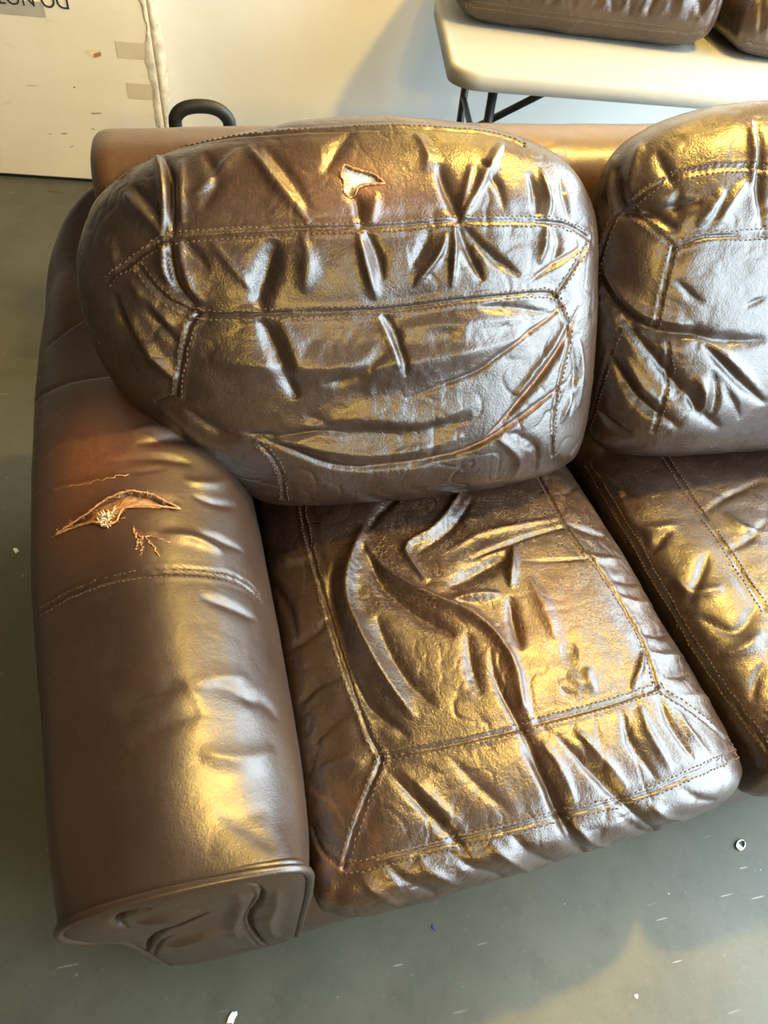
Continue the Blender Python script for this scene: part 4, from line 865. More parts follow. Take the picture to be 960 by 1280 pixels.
        ('r', 0.012, 0.009, [(1024,6937,8015),(1056,6884,7946),(1078,6836,7872),(1112,6785,7800),(1135,6740,7724),(1164,6694,7648),(1201,6646,7575),(1244,6597,7503),(1291,6551,7439),(1343,6506,7379),(1406,6456,7316),(1461,6412,7253),(1515,6369,7189),(1572,6327,7125),(1632,6283,7055)]),
        ('v', 0.012, 0.008, [(937,7032,8086),(958,6976,8009),(977,6927,7936),(1008,6874,7865),(1030,6827,7790),(1062,6774,7710),(1093,6726,7635),(1140,6674,7566),(1184,6626,7503),(1236,6575,7434),(1283,6528,7366)]),
        ('r', 0.01, 0.006, [(1182,6997,8272),(1230,6941,8220),(1280,6886,8164),(1332,6833,8109),(1381,6786,8057),(1435,6736,8000),(1488,6691,7946),(1550,6643,7888),(1604,6601,7834),(1667,6555,7773)]),
        ('v', 0.009, 0.006, [(1311,6869,8159),(1350,6813,8086),(1384,6761,8012),(1421,6708,7932),(1467,6657,7858),(1521,6606,7786),(1583,6556,7719),(1646,6508,7653),(1708,6459,7581)]),
        ('v', 0.012, 0.006, [(1666,6177,6672),(1745,6136,6605),(1830,6094,6537),(1911,6054,6466),(1996,6015,6404),(2093,5975,6354),(2196,5938,6323),(2301,5902,6293),(2407,5865,6255)]),
        ('r', 0.012, 0.005, [(1318,6335,6576),(1387,6294,6510),(1459,6252,6442),(1524,6217,6371),(1597,6179,6304),(1673,6140,6237),(1744,6104,6168),(1827,6063,6112),(1914,6020,6060),(1998,5979,6013),(2095,5936,5981),(2184,5897,5939),(2281,5856,5898),(2374,5819,5854)]),
        ('r', 0.01, 0.005, [(6414,5592,6031),(6532,5566,5925),(6659,5543,5812),(6783,5526,5693),(6898,5512,5544),(6962,5506,5354),(6934,5514,5174),(6922,5559,4964)]),
        ('v', 0.009, 0.005, [(6696,5617,6062),(6824,5600,5977),(6955,5586,5891),(7088,5574,5790),(7201,5561,5659),(7251,5544,5484),(7269,5541,5314),(7317,5573,5085)]),
        ('r', 0.008, 0.006, [(7839,6448,7227),(7878,6409,7109),(7915,6374,6995),(7948,6336,6877),(7976,6296,6760),(7993,6253,6649),(7999,6202,6535),(7997,6150,6426),(7996,6099,6317),(8001,6050,6203),(8001,5999,6090)]),
        ('v', 0.006, 0.005, [(7725,6354,7150),(7756,6312,7036),(7787,6273,6925),(7817,6231,6809),(7842,6188,6693),(7847,6140,6586),(7846,6087,6474),(7837,6033,6368),(7833,5982,6260),(7820,5927,6153),(7815,5874,6039)]),
        ('r', 0.008, 0.005, [(7614,5767,5984),(7664,5826,6080),(7706,5885,6174),(7760,5946,6257),(7807,6010,6349),(7853,6072,6435),(7906,6139,6519),(7959,6209,6601)]),
    ],
    'back_right': [
        ('D', 0.016, 0.003, [(8817,7725,8684),(8879,7708,8769),(8932,7704,8843),(9003,7694,8923),(9071,7680,8982),(9159,7664,9051),(9243,7648,9101),(9328,7650,9159),(9419,7641,9202),(9528,7618,9232),(9631,7607,9263),(9738,7595,9288),(9848,7582,9308),(9961,7568,9324),(10072,7560,9342),(10190,7540,9348),(10308,7525,9355),(10421,7517,9365),(10537,7499,9363),(10671,7489,9370),(10794,7476,9369)]),
        ('D', 0.018, 0.004, [(8850,7650,8647),(8916,7548,8613),(8992,7451,8574),(9072,7361,8533),(9153,7276,8484),(9237,7198,8433),(9328,7120,8376),(9423,7048,8321)]),
        ('D', 0.018, 0.004, [(9423,7048,8321),(9510,7040,8371),(9604,7030,8415),(9703,7022,8458),(9807,7012,8494),(9912,6993,8508),(10023,6980,8529),(10134,6963,8537),(10258,6949,8548),(10373,6936,8553),(10496,6927,8561),(10612,6919,8565),(10741,6913,8572),(10872,6908,8575)]),
        ('D', 0.018, 0.004, [(9409,7042,8299),(9392,6998,8202),(9376,6955,8105),(9356,6914,8005),(9353,6864,7897),(9336,6825,7794),(9325,6786,7692),(9328,6737,7582),(9316,6699,7478),(9312,6660,7374),(9308,6615,7251),(9308,6576,7147)]),
        ('D', 0.014, 0.003, [(8716,7818,8586),(8685,7796,8486),(8652,7783,8385),(8626,7759,8281),(8602,7728,8172),(8583,7699,8070),(8566,7669,7959),(8555,7636,7849),(8547,7611,7742),(8548,7562,7622),(8554,7514,7518),(8559,7469,7402)]),
        ('S', 0.014, 0.003, [(8848,6871,6976),(8835,6857,6848),(8833,6835,6715),(8825,6824,6581),(8819,6814,6447),(8818,6798,6306),(8818,6783,6159),(8819,6766,6020),(8822,6746,5872),(8824,6736,5724),(8831,6724,5563),(8843,6720,5403),(8866,6725,5220),(8894,6742,5024),(8942,6788,4803)]),
        ('S', 0.014, 0.003, [(9525,6408,6962),(9561,6348,6844),(9589,6294,6733),(9621,6233,6613),(9639,6180,6501),(9643,6128,6376),(9640,6078,6252),(9622,6039,6133),(9617,5994,6007),(9612,5950,5880),(9596,5914,5761),(9579,5877,5622),(9572,5846,5477)]),
        ('v', 0.016, 0.016, [(8541,7568,7573),(8573,7458,7517),(8609,7353,7454),(8648,7258,7393),(8691,7166,7328),(8749,7070,7281),(8816,6975,7236),(8895,6882,7202),(8977,6801,7174),(9063,6725,7146),(9159,6655,7129),(9261,6589,7113),(9361,6535,7107),(9469,6489,7112),(9581,6446,7116),(9693,6409,7119),(9810,6373,7118),(9927,6341,7114),(10050,6302,7087),(10181,6268,7069),(10298,6241,7052),(10424,6223,7054),(10556,6206,7051),(10689,6195,7058),(10818,6183,7055),(10955,6176,7059),(11094,6170,7063),(11226,6166,7066)]),
        ('r', 0.012, 0.008, [(8560,7588,7780),(8595,7474,7724),(8636,7372,7669),(8684,7267,7601),(8731,7177,7537),(8793,7083,7487),(8870,6986,7442),(8947,6899,7392),(9037,6815,7353),(9129,6742,7322),(9232,6674,7304),(9340,6613,7286),(9447,6566,7289),(9563,6522,7293),(9687,6474,7277),(9809,6442,7285),(9923,6408,7272)]),
        ('v', 0.014, 0.014, [(8807,6964,7160),(8877,6874,7109),(8943,6796,7060),(9016,6712,6991),(9086,6642,6937),(9167,6565,6875),(9243,6492,6801),(9322,6425,6742),(9406,6351,6665),(9481,6290,6602),(9569,6222,6531),(9655,6153,6450),(9744,6089,6376),(9840,6026,6303),(9922,5970,6226),(10019,5911,6148),(10119,5853,6064),(10219,5797,5964),(10347,5753,5868),(10482,5725,5765),(10639,5703,5665),(10792,5688,5568)]),
        ('r', 0.01, 0.009, [(9718,6373,7049),(9835,6338,7049),(9953,6308,7049),(10074,6279,7046),(10197,6242,7016),(10313,6202,6968),(10431,6156,6903),(10541,6106,6825),(10659,6053,6736),(10770,6007,6656),(10877,5958,6566),(11004,5912,6476),(11128,5873,6380),(11255,5834,6275),(11391,5799,6171),(11521,5767,6068)]),
        ('v', 0.012, 0.012, [(10115,6256,7011),(10212,6204,6934),(10317,6152,6857),(10420,6101,6778),(10525,6052,6699),(10635,6004,6621),(10749,5958,6542),(10864,5910,6452),(10995,5871,6367),(11123,5838,6281),(11262,5803,6180),(11405,5772,6081),(11552,5746,5993)]),
        ('v', 0.01, 0.011, [(8801,6854,6525),(8852,6762,6453),(8903,6672,6372),(8961,6576,6289),(9017,6485,6204),(9079,6397,6133),(9146,6310,6065),(9227,6220,6000),(9314,6135,5938),(9416,6054,5887),(9518,5979,5835),(9631,5910,5795),(9744,5848,5747),(9864,5794,5690),(10001,5748,5619)]),
        ('r', 0.009, 0.006, [(8948,6682,6648),(9006,6603,6570),(9062,6524,6479),(9121,6445,6399),(9180,6372,6325),(9243,6295,6245),(9317,6215,6167),(9404,6143,6120),(9494,6070,6056),(9590,6000,5990)]),
        ('v', 0.01, 0.008, [(8847,6720,5366),(8890,6556,5374),(8946,6420,5362),(9013,6293,5350),(9089,6182,5346),(9181,6080,5356),(9288,5986,5347)]),
        ('v', 0.012, 0.012, [(8785,8327,9013),(8753,8227,8940),(8731,8140,8864),(8712,8055,8778),(8707,7961,8699),(8721,7858,8639),(8774,7733,8614),(8849,7644,8639),(8931,7569,8664),(9025,7490,8677),(9107,7419,8666),(9199,7343,8643),(9287,7268,8602),(9383,7203,8571),(9474,7143,8534)]),
        ('r', 0.01, 0.008, [(8867,8650,9062),(8794,8519,9001),(8742,8408,8926),(8708,8310,8851),(8681,8222,8770),(8668,8106,8694),(8662,8007,8617),(8663,7905,8538)]),
        ('v', 0.012, 0.01, [(8937,7566,8669),(9023,7511,8706),(9113,7459,8736),(9203,7417,8765),(9298,7385,8801),(9392,7353,8827),(9485,7334,8864),(9580,7321,8901),(9680,7300,8922),(9787,7294,8959)]),
        ('r', 0.009, 0.008, [(10095,7337,9106),(10031,7287,9027),(9953,7246,8950),(9902,7199,8862),(9830,7163,8775),(9769,7130,8691),(9702,7106,8612)]),
        ('r', 0.008, 0.007, [(10477,7373,9218),(10407,7329,9154),(10337,7286,9088),(10269,7243,9019),(10206,7198,8945),(10146,7158,8873),(10100,7115,8794),(10048,7075,8711),(10008,7039,8633)]),
        ('v', 0.008, 0.008, [(10781,8120,9795),(10750,7984,9740),(10748,7870,9680),(10727,7763,9610),(10730,7664,9536),(10722,7581,9464),(10710,7500,9385),(10689,7429,9308),(10684,7357,9225),(10676,7286,9136),(10688,7225,9056),(10704,7160,8966),(10735,7097,8876),(10757,7040,8788),(10791,6978,8689),(10826,6923,8599)]),
        ('r', 0.009, 0.007, [(10691,8136,9790),(10652,7997,9735),(10634,7869,9667),(10623,7770,9604),(10615,7678,9534),(10617,7586,9456),(10599,7509,9381),(10598,7428,9296),(10579,7358,9214),(10574,7288,9127)]),
        ('v', 0.012, 0.006, [(9194,8076,9360),(9211,7938,9309),(9241,7817,9249),(9274,7707,9180),(9331,7612,9122),(9388,7517,9052)]),
        ('r', 0.012, 0.006, [(9095,8415,9342),(9017,8286,9284),(8961,8192,9218),(8912,8099,9137),(8879,8025,9058),(8850,7964,8976),(8830,7897,8889),(8815,7832,8800)]),
        ('v', 0.01, 0.005, [(9443,7520,9088),(9421,7457,8996),(9398,7401,8903),(9406,7336,8811),(9437,7271,8729),(9469,7205,8639)]),
        ('v', 0.006, 0.005, [(9502,6809,7906),(9591,6746,7838),(9683,6686,7769),(9771,6634,7708),(9883,6581,7650),(9989,6537,7604)]),
        ('v', 0.006, 0.004, [(10693,6423,7563),(10814,6436,7611),(10935,6450,7656),(11067,6462,7695)]),
        ('r', 0.01, 0.009, [(10076,6049,6513),(10178,5982,6407),(10260,5910,6277),(10281,5854,6149),(10289,5802,6010),(10324,5751,5846)]),
        ('v', 0.01, 0.008, [(10328,6058,6647),(10383,5995,6524),(10442,5936,6409),(10490,5870,6270),(10514,5818,6139),(10512,5772,5993),(10537,5735,5837)]),
        ('r', 0.009, 0.006, [(9837,6051,6361),(9908,5985,6255),(9974,5923,6148),(10054,5857,6035),(10144,5798,5923)]),
        ('v', 0.008, 0.006, [(10494,5981,6530),(10585,5922,6420),(10685,5860,6295),(10785,5807,6158),(10898,5765,6026),(11008,5726,5873),(11131,5694,5711)]),
    ],
    'arm': [
        ('D', 0.016, 0.002, [(-415,3754,5507),(-320,3747,5584),(-223,3747,5646),(-144,3760,5693),(-55,3775,5742),(40,3778,5789),(133,3768,5833),(221,3779,5872),(317,3768,5912),(405,3776,5947),(503,3762,5981),(589,3754,6009),(685,3750,6036),(779,3740,6056),(875,3732,6070),(960,3736,6074),(1053,3725,6069),(1145,3736,6056),(1230,3742,6037),(1321,3745,6009),(1411,3754,5975),(1501,3765,5936),(1590,3770,5894),(1680,3777,5850),(1769,3778,5806),(1859,3783,5753),(1947,3790,5693),(2039,3793,5620),(2125,3796,5542),(2208,3789,5455),(2278,3758,5373),(2347,3731,5275),(2420,3734,5139)]),
        ('B', 0.016, 0.002, [(-423,3853,5511),(-326,3845,5588),(-230,3844,5650),(-151,3857,5697),(-52,3857,5749),(38,3861,5794),(130,3862,5838),(230,3856,5882),(317,3851,5918),(410,3846,5954),(504,3844,5987),(606,3830,6019),(693,3821,6042),(784,3807,6061),(875,3805,6073),(969,3795,6076),(1061,3810,6071),(1147,3808,6057),(1238,3814,6035),(1323,3820,6009),(1411,3830,5975),(1503,3839,5935),(1592,3845,5893),(1682,3851,5850),(1774,3855,5803),(1861,3860,5751),(1954,3880,5687),(2045,3883,5613),(2133,3888,5532),(2217,3872,5443),(2291,3864,5351),(2359,3836,5249),(2432,3835,5107)]),
        ('B', 0.012, 0.003, [(-777,7936,5610),(-644,7777,5834),(-501,7679,5985),(-370,7623,6082),(-236,7586,6161),(-117,7567,6220),(11,7531,6269),(131,7506,6309),(253,7480,6341),(366,7457,6364),(486,7440,6384),(598,7431,6399),(721,7420,6408),(837,7429,6414)]),
        ('B', 0.01, 0.002, [(-460,8548,6255),(-336,8511,6365),(-216,8511,6456),(-103,8521,6530),(14,8538,6599),(133,8554,6658),(255,8570,6709),(365,8568,6740)]),
        ('v', 0.01, 0.006, [(918,5987,6222),(1012,6014,6214),(1119,6039,6198),(1220,6076,6178),(1320,6111,6153),(1422,6143,6123),(1524,6168,6088),(1628,6176,6045),(1729,6193,5998),(1833,6200,5940),(1937,6237,5874),(2042,6275,5788)]),
        ('v', 0.008, 0.004, [(578,5753,6176),(678,5744,6193),(782,5727,6200),(883,5731,6201),(977,5732,6193),(1083,5728,6176),(1176,5736,6156),(1281,5735,6125),(1378,5733,6092),(1473,5727,6054),(1571,5722,6013),(1670,5717,5967)]),
        ('r', 0.01, 0.004, [(694,6265,6244),(797,6261,6251),(901,6253,6248),(1003,6280,6242),(1105,6301,6229),(1210,6321,6209),(1309,6330,6184),(1410,6331,6152),(1515,6339,6115),(1617,6356,6075),(1717,6373,6031),(1830,6397,5972)]),
        ('r', 0.01, 0.004, [(1541,5395,5991),(1650,5383,5940),(1757,5396,5885),(1871,5430,5816),(1980,5488,5738),(2101,5609,5633),(2219,5757,5501)]),
        ('v', 0.008, 0.004, [(1631,5114,5924),(1727,5104,5875),(1826,5087,5814),(1919,5086,5748),(2028,5122,5659),(2133,5183,5556),(2244,5283,5422)]),
        ('v', 0.008, 0.004, [(1647,4474,5878),(1738,4466,5832),(1832,4452,5776),(1920,4450,5716),(2005,4428,5647),(2097,4419,5563),(2183,4416,5473),(2263,4419,5373)]),
        ('r', 0.012, 0.005, [(1190,4362,6060),(1283,4363,6031),(1379,4363,5995),(1470,4368,5957),(1563,4370,5914),(1659,4354,5869),(1743,4329,5826),(1826,4292,5776),(1908,4257,5721),(1993,4233,5655)]),
        ('v', 0.01, 0.004, [(1642,3405,5871),(1723,3372,5831),(1814,3345,5784),(1904,3331,5730),(1991,3310,5670),(2075,3294,5603),(2161,3275,5524),(2245,3260,5435),(2332,3262,5326)]),
        ('v', 0.014, 0.004, [(586,2054,5908),(667,2054,5935),(756,2046,5961),(844,2037,5985),(924,2037,6003),(1004,2040,6017),(1084,2044,6025),(1163,2050,6026),(1240,2079,6021),(1324,2097,6007),(1401,2126,5988)]),
        ('r', 0.016, 0.0025, [(1395,1969,5987),(1468,2013,5965),(1540,2058,5937),(1612,2114,5905),(1694,2160,5865),(1776,2202,5822),(1863,2227,5777),(1948,2237,5728),(2040,2262,5667),(2130,2295,5595)]),
        ('v', 0.016, 0.003, [(1480,2066,5961),(1569,2083,5925),(1649,2095,5888),(1732,2116,5846),(1820,2112,5800),(1895,2094,5761),(1973,2050,5716),(2043,2006,5670),(2113,1967,5618),(2185,1929,5557)]),
        ('v', 0.012, 0.003, [(774,1532,5943),(849,1541,5965),(925,1572,5984),(1002,1581,5998),(1078,1614,6008),(1156,1624,6012),(1233,1657,6009),(1310,1687,5999),(1392,1712,5982),(1473,1737,5958),(1556,1772,5927)]),
        ('v', 0.012, 0.0025, [(2013,2004,5691),(2095,1989,5632),(2184,1978,5557),(2267,1967,5476),(2338,1930,5397),(2391,1867,5330),(2453,1822,5237)]),
        ('v', 0.012, 0.0015, [(1792,503,5831),(1865,466,5809),(1931,433,5790),(1995,397,5772),(2058,352,5755),(2115,300,5742),(2158,244,5737),(2210,186,5729)]),
        ('r', 0.016, 0.004, [(1524,1294,5927),(1598,1280,5896),(1684,1256,5858),(1756,1231,5823),(1839,1216,5784),(1916,1209,5745),(1999,1211,5699),(2084,1228,5644),(2171,1266,5579),(2257,1312,5503),(2349,1354,5405)]),
        ('v', 0.014, 0.0015, [(1647,617,5874),(1716,595,5850),(1787,568,5826),(1867,560,5797),(1951,567,5762),(2022,595,5725),(2105,627,5674),(2179,656,5620)]),
        ('t', 0.0022, 1, [(-293,5706,5814),(-173,5659,5876),(-60,5628,5930),(52,5597,5979),(164,5566,6023),(274,5544,6064),(386,5519,6100),(486,5496,6128),(594,5466,6152),(696,5465,6170),(803,5477,6180)]),
        ('v', 0.004, 0.003, [(-293,5706,5814),(-174,5659,5875),(-62,5629,5929),(49,5598,5978),(160,5567,6022),(264,5550,6060),(368,5521,6094),(483,5507,6128),(585,5488,6152),(684,5476,6170),(781,5477,6179),(888,5483,6180),(988,5497,6172),(1088,5509,6156),(1179,5532,6137),(1284,5560,6108)]),
        ('t', 0.0016, 0.6, [(803,5477,6180),(907,5464,6177),(1010,5449,6165),(1114,5484,6149),(1217,5525,6125),(1314,5594,6101)]),
        ('t', 0.005, 1, [(-211,4951,5767),(-119,4960,5818),(-29,4982,5866),(66,5002,5914),(171,4988,5959),(277,4969,6001),(376,4965,6037),(475,4964,6071),(573,4964,6099),(671,4963,6121),(770,4974,6136),(870,4983,6140),(966,5003,6136),(1063,5018,6123),(1155,5033,6104),(1250,5019,6074),(1346,4996,6038),(1437,4990,6001)]),
        ('t', 0.003, 1, [(839,4496,6106),(923,4398,6102),(1014,4359,6094),(1120,4357,6076),(1211,4344,6053),(1308,4314,6021)]),
        ('t', 0.0025, 0.9, [(915,4429,6104),(951,4306,6097),(967,4168,6090),(948,4044,6085)]),
        ('t', 0.0018, 0.8, [(1011,4329,6093),(1096,4184,6076),(1185,4065,6054)]),
        ('v', 0.016, 0.005, [(-176,4997,5791),(-78,4990,5842),(14,4988,5888),(118,4988,5936),(220,4985,5980),(315,4978,6017),(415,4974,6052),(513,4972,6083),(611,4956,6108),(705,4961,6127),(807,4957,6137),(905,4949,6137),(996,4949,6129),(1092,4942,6112),(1184,4949,6090),(1275,4947,6061),(1369,4951,6026),(1469,4972,5986)]),
    ],
    'panel': [
        ('v', 0.004, 0.011, [(609,-77,5042),(561,-83,5183),(579,-87,5467),(658,-83,5588),(729,-84,5617),(803,-86,5635),(875,-89,5634),(946,-91,5633)]),
        ('r', 0.01, 0.007, [(729,-84,5172),(808,-85,5189),(888,-87,5207),(967,-87,5205),(1043,-87,5205),(1121,-86,5185),(1197,-85,5164),(1275,-84,5148),(1354,-82,5118)]),
        ('v', 0.0042, 0.014, [(454,97,2900),(447,101,2908),(516,45,3292),(642,-6,3822),(750,-29,4156),(845,-41,4367),(933,-46,4456),(1016,-48,4484),(1097,-51,4551),(1184,-56,4631),(1268,-61,4722),(1351,-66,4812),(1432,-71,4914)]),
        ('v', 0.003, 0.006, [(455,129,2396),(549,59,2931),(683,11,3489),(800,-12,3844),(900,-19,3966),(994,-22,4020)]),
        ('r', 0.014, 0.009, [(785,18,3320),(881,10,3438),(974,4,3544),(1065,0,3620),(1153,-2,3661),(1238,-4,3690),(1324,-5,3706),(1407,-5,3710),(1492,-4,3692),(1578,-4,3682)]),
        ('v', 0.004, 0.013, [(1867,-73,5747),(1937,-82,5689),(1998,-91,5579),(2023,-90,5290),(1991,-71,4917),(1932,-56,4645),(1862,-41,4360),(1811,-17,3931),(1785,12,3396),(1790,44,2817),(1824,77,2230),(1869,115,1604),(1916,160,1088)]),
        ('v', 0.0026, 0.006, [(1916,-95,5541),(1938,-87,5214),(1885,-70,4889),(1817,-53,4577),(1757,-31,4183),(1716,-3,3672),(1709,30,3079),(1726,64,2453),(1759,100,1831),(1805,155,1119)]),
        ('r', 0.012, 0.008, [(1770,-97,5554),(1792,-86,5198),(1742,-66,4810),(1679,-44,4412),(1614,-18,3943),(1596,14,3361),(1584,51,2696)]),
        ('r', 0.012, 0.008, [(2171,-87,5284),(2152,-69,4898),(2128,-47,4489),(2080,-27,4114),(2028,-5,3709),(2020,27,3146),(2042,60,2548),(2071,99,1876)]),
    ],
}


def blob(V, c, r, p=2.0):
    d = np.linalg.norm((V - np.asarray(c)) / np.asarray(r), axis=1)
    return np.exp(-d ** p)


def in_poly(P, poly):
    """P (n,2) inside polygon"""
    x, y = P[:, 0], P[:, 1]; r = np.zeros(len(P), bool); n = len(poly)
    for i in range(n):
        (x0, y0), (x1, y1) = poly[i], poly[(i + 1) % n]
        c = ((y0 > y) != (y1 > y)) & (x < (x1 - x0) * (y - y0) / (y1 - y0 + 1e-12) + x0)
        r ^= c
    return r


# ------------------------------------------------------------------ the room
def room_struct(name, mb, mat):
    o = mb.build(name, mat)
    o.matrix_world = ROOM_M
    tag(o, kind='structure')
    return o


A0, A1, B0, B1, ZC = -3.2, DOOR_A, FRONT_B, 0.14, 2.62
room_struct('floor', MB().box((A0 - 0.1, B0 - 0.1, -0.12), (A1 + 3.0, B1 + 0.1, 0.0)), M['floor'])
room_struct('wall_back', MB().box((A0 - 0.1, B1, 0.0), (A1 + 0.15, B1 + 0.12, ZC)), M['wall'])
room_struct('wall_left', MB().box((A0 - 0.12, B0, 0.0), (A0, B1, ZC)), M['bare_wall'])
room_struct('wall_front', MB().box((A0 - 0.1, B0 - 0.12, 0.0), (A1 + 0.15, B0, ZC)), M['bare_wall'])
wr = MB()
wr.box((A1, DOOR_B1, 0.0), (A1 + 0.15, B1, ZC)).box((A1, B0, 0.0), (A1 + 0.15, DOOR_B0, ZC)).box((A1, DOOR_B0, DOOR_H), (A1 + 0.15, DOOR_B1, ZC))
room_struct('wall_right', wr, M['bare_wall'])
room_struct('ceiling', MB().box((A0 - 0.12, B0 - 0.12, ZC), (A1 + 0.15, B1 + 0.12, ZC + 0.1)), M['ceiling'])


def revolve(mb, prof, c, n=20):
    V, F = [], []
    for r, z in prof:
        for k in range(n):
            a = 2 * math.pi * k / n
            V.append((c[0] + r * math.cos(a), c[1] + r * math.sin(a), c[2] + z))
    for i in range(len(prof) - 1):
        for k in range(n):
            j = (k + 1) % n
            F.append((i * n + k, i * n + j, i * n + n + j, i * n + n + k))
    mb.add(V, F)
    return mb


for i, L in enumerate(LAMPS):
    p = room(L[0], L[1], ZC)
    root = empty('ceiling_lamp', p)
    tag(root, ['bare warm ceiling bulb above the left end of the folding table', 'bare warm ceiling bulb above the right seat cushion of the sofa', 'bare warm ceiling bulb far in front of the sofa'][i], 'lamp', 'ceiling bulbs')
    revolve(MB(), [(0.0, 0.0), (0.06, 0.0), (0.06, -0.02), (0.03, -0.035), (0.022, -0.07), (0.0, -0.07)], (0, 0, 0)).build('lamp_holder', M['tabletop'], root, True)
    revolve(MB(), [(0.014, -0.07), (0.018, -0.085), (0.030, -0.11), (0.031, -0.125), (0.024, -0.145), (0.0, -0.155)], (0, 0, 0)).build('bulb', M['lamp_glass'], root, True)

# ------------------------------------------------------------------ sofa
sofa = empty('sofa', (0.85, 0.5, 0.0))
tag(sofa, 'worn dark brown leather sofa with a torn rolled arm, standing on the concrete floor', 'sofa')

# base rail and deck
rs_ = []
for x in np.linspace(0.232, 1.63, 8):
    y0 = 0.022 + 0.056 * (x - 0.232)
    rs_.append([(x, 1.0, 0.045), (x, y0 + 0.10, 0.045), (x, y0 + 0.02, 0.05), (x, y0 + 0.004, 0.09), (x, y0, 0.15), (x, y0 + 0.006, 0.20),
                (x, y0 + 0.03, 0.228), (x, y0 + 0.10, 0.238), (x, 1.0, 0.243)])
RV, RF = loft(rs_, 60, 70)
child('seat_base', RV, RF[:, ::-1].copy(), M['arm_leather'], sofa)
for x, y in ((0.16, 0.10), (1.72, 0.18), (0.16, 0.98), (1.72, 0.98)):
    f_ = revolve(MB(), [(0.0, 0.0), (0.022, 0.0), (0.030, 0.05), (0.030, 0.062), (0.0, 0.062)], (x, y, 0.0))
    child('foot', np.array(f_.V), f_.F, M['black_rubber'], sofa)

# backrest
V, F = backrest_base()
bstr = [('B', 0.010, 0.002, [(int(x * 1e4), 9560, 8470) for x in np.linspace(0.13, 1.66, 60)]),
        ('r', 0.02, 0.004, [(7700, 9500, 8450), (8300, 9750, 8650), (8800, 10300, 8700)]),
        ('v', 0.010, 0.006, [(8300, 9450, 8400), (8600, 9700, 8600), (8800, 9900, 8680)]),
        ('v', 0.012, 0.004, [(1150, 9500, 8200), (1700, 9600, 8450), (2200, 9800, 8600)])]
V2, wear, gr = sculpt(V, F, bstr, 0.5)
child('backrest', V2, F, M['frame_leather'], sofa, attrs={'wear': wear, 'crack': np.zeros(len(V))})


# rolled arm with a rip in the worn patch
def arm_tear(V, N):
    """rip outlines on the arm top, in (x, y): returns a mask 0..1 of the opened part"""
    tear = TEAR
    return in_poly(V[:, :2], tear) & (V[:, 2] > 0.45)


TEAR = [(-0.020, 0.484), (0.010, 0.490), (0.030, 0.496), (0.040, 0.503), (0.057, 0.508), (0.077, 0.512), (0.106, 0.504), (0.144, 0.484), (0.120, 0.485),
        (0.092, 0.487), (0.070, 0.484), (0.064, 0.466), (0.048, 0.464), (0.033, 0.479), (0.010, 0.482)]


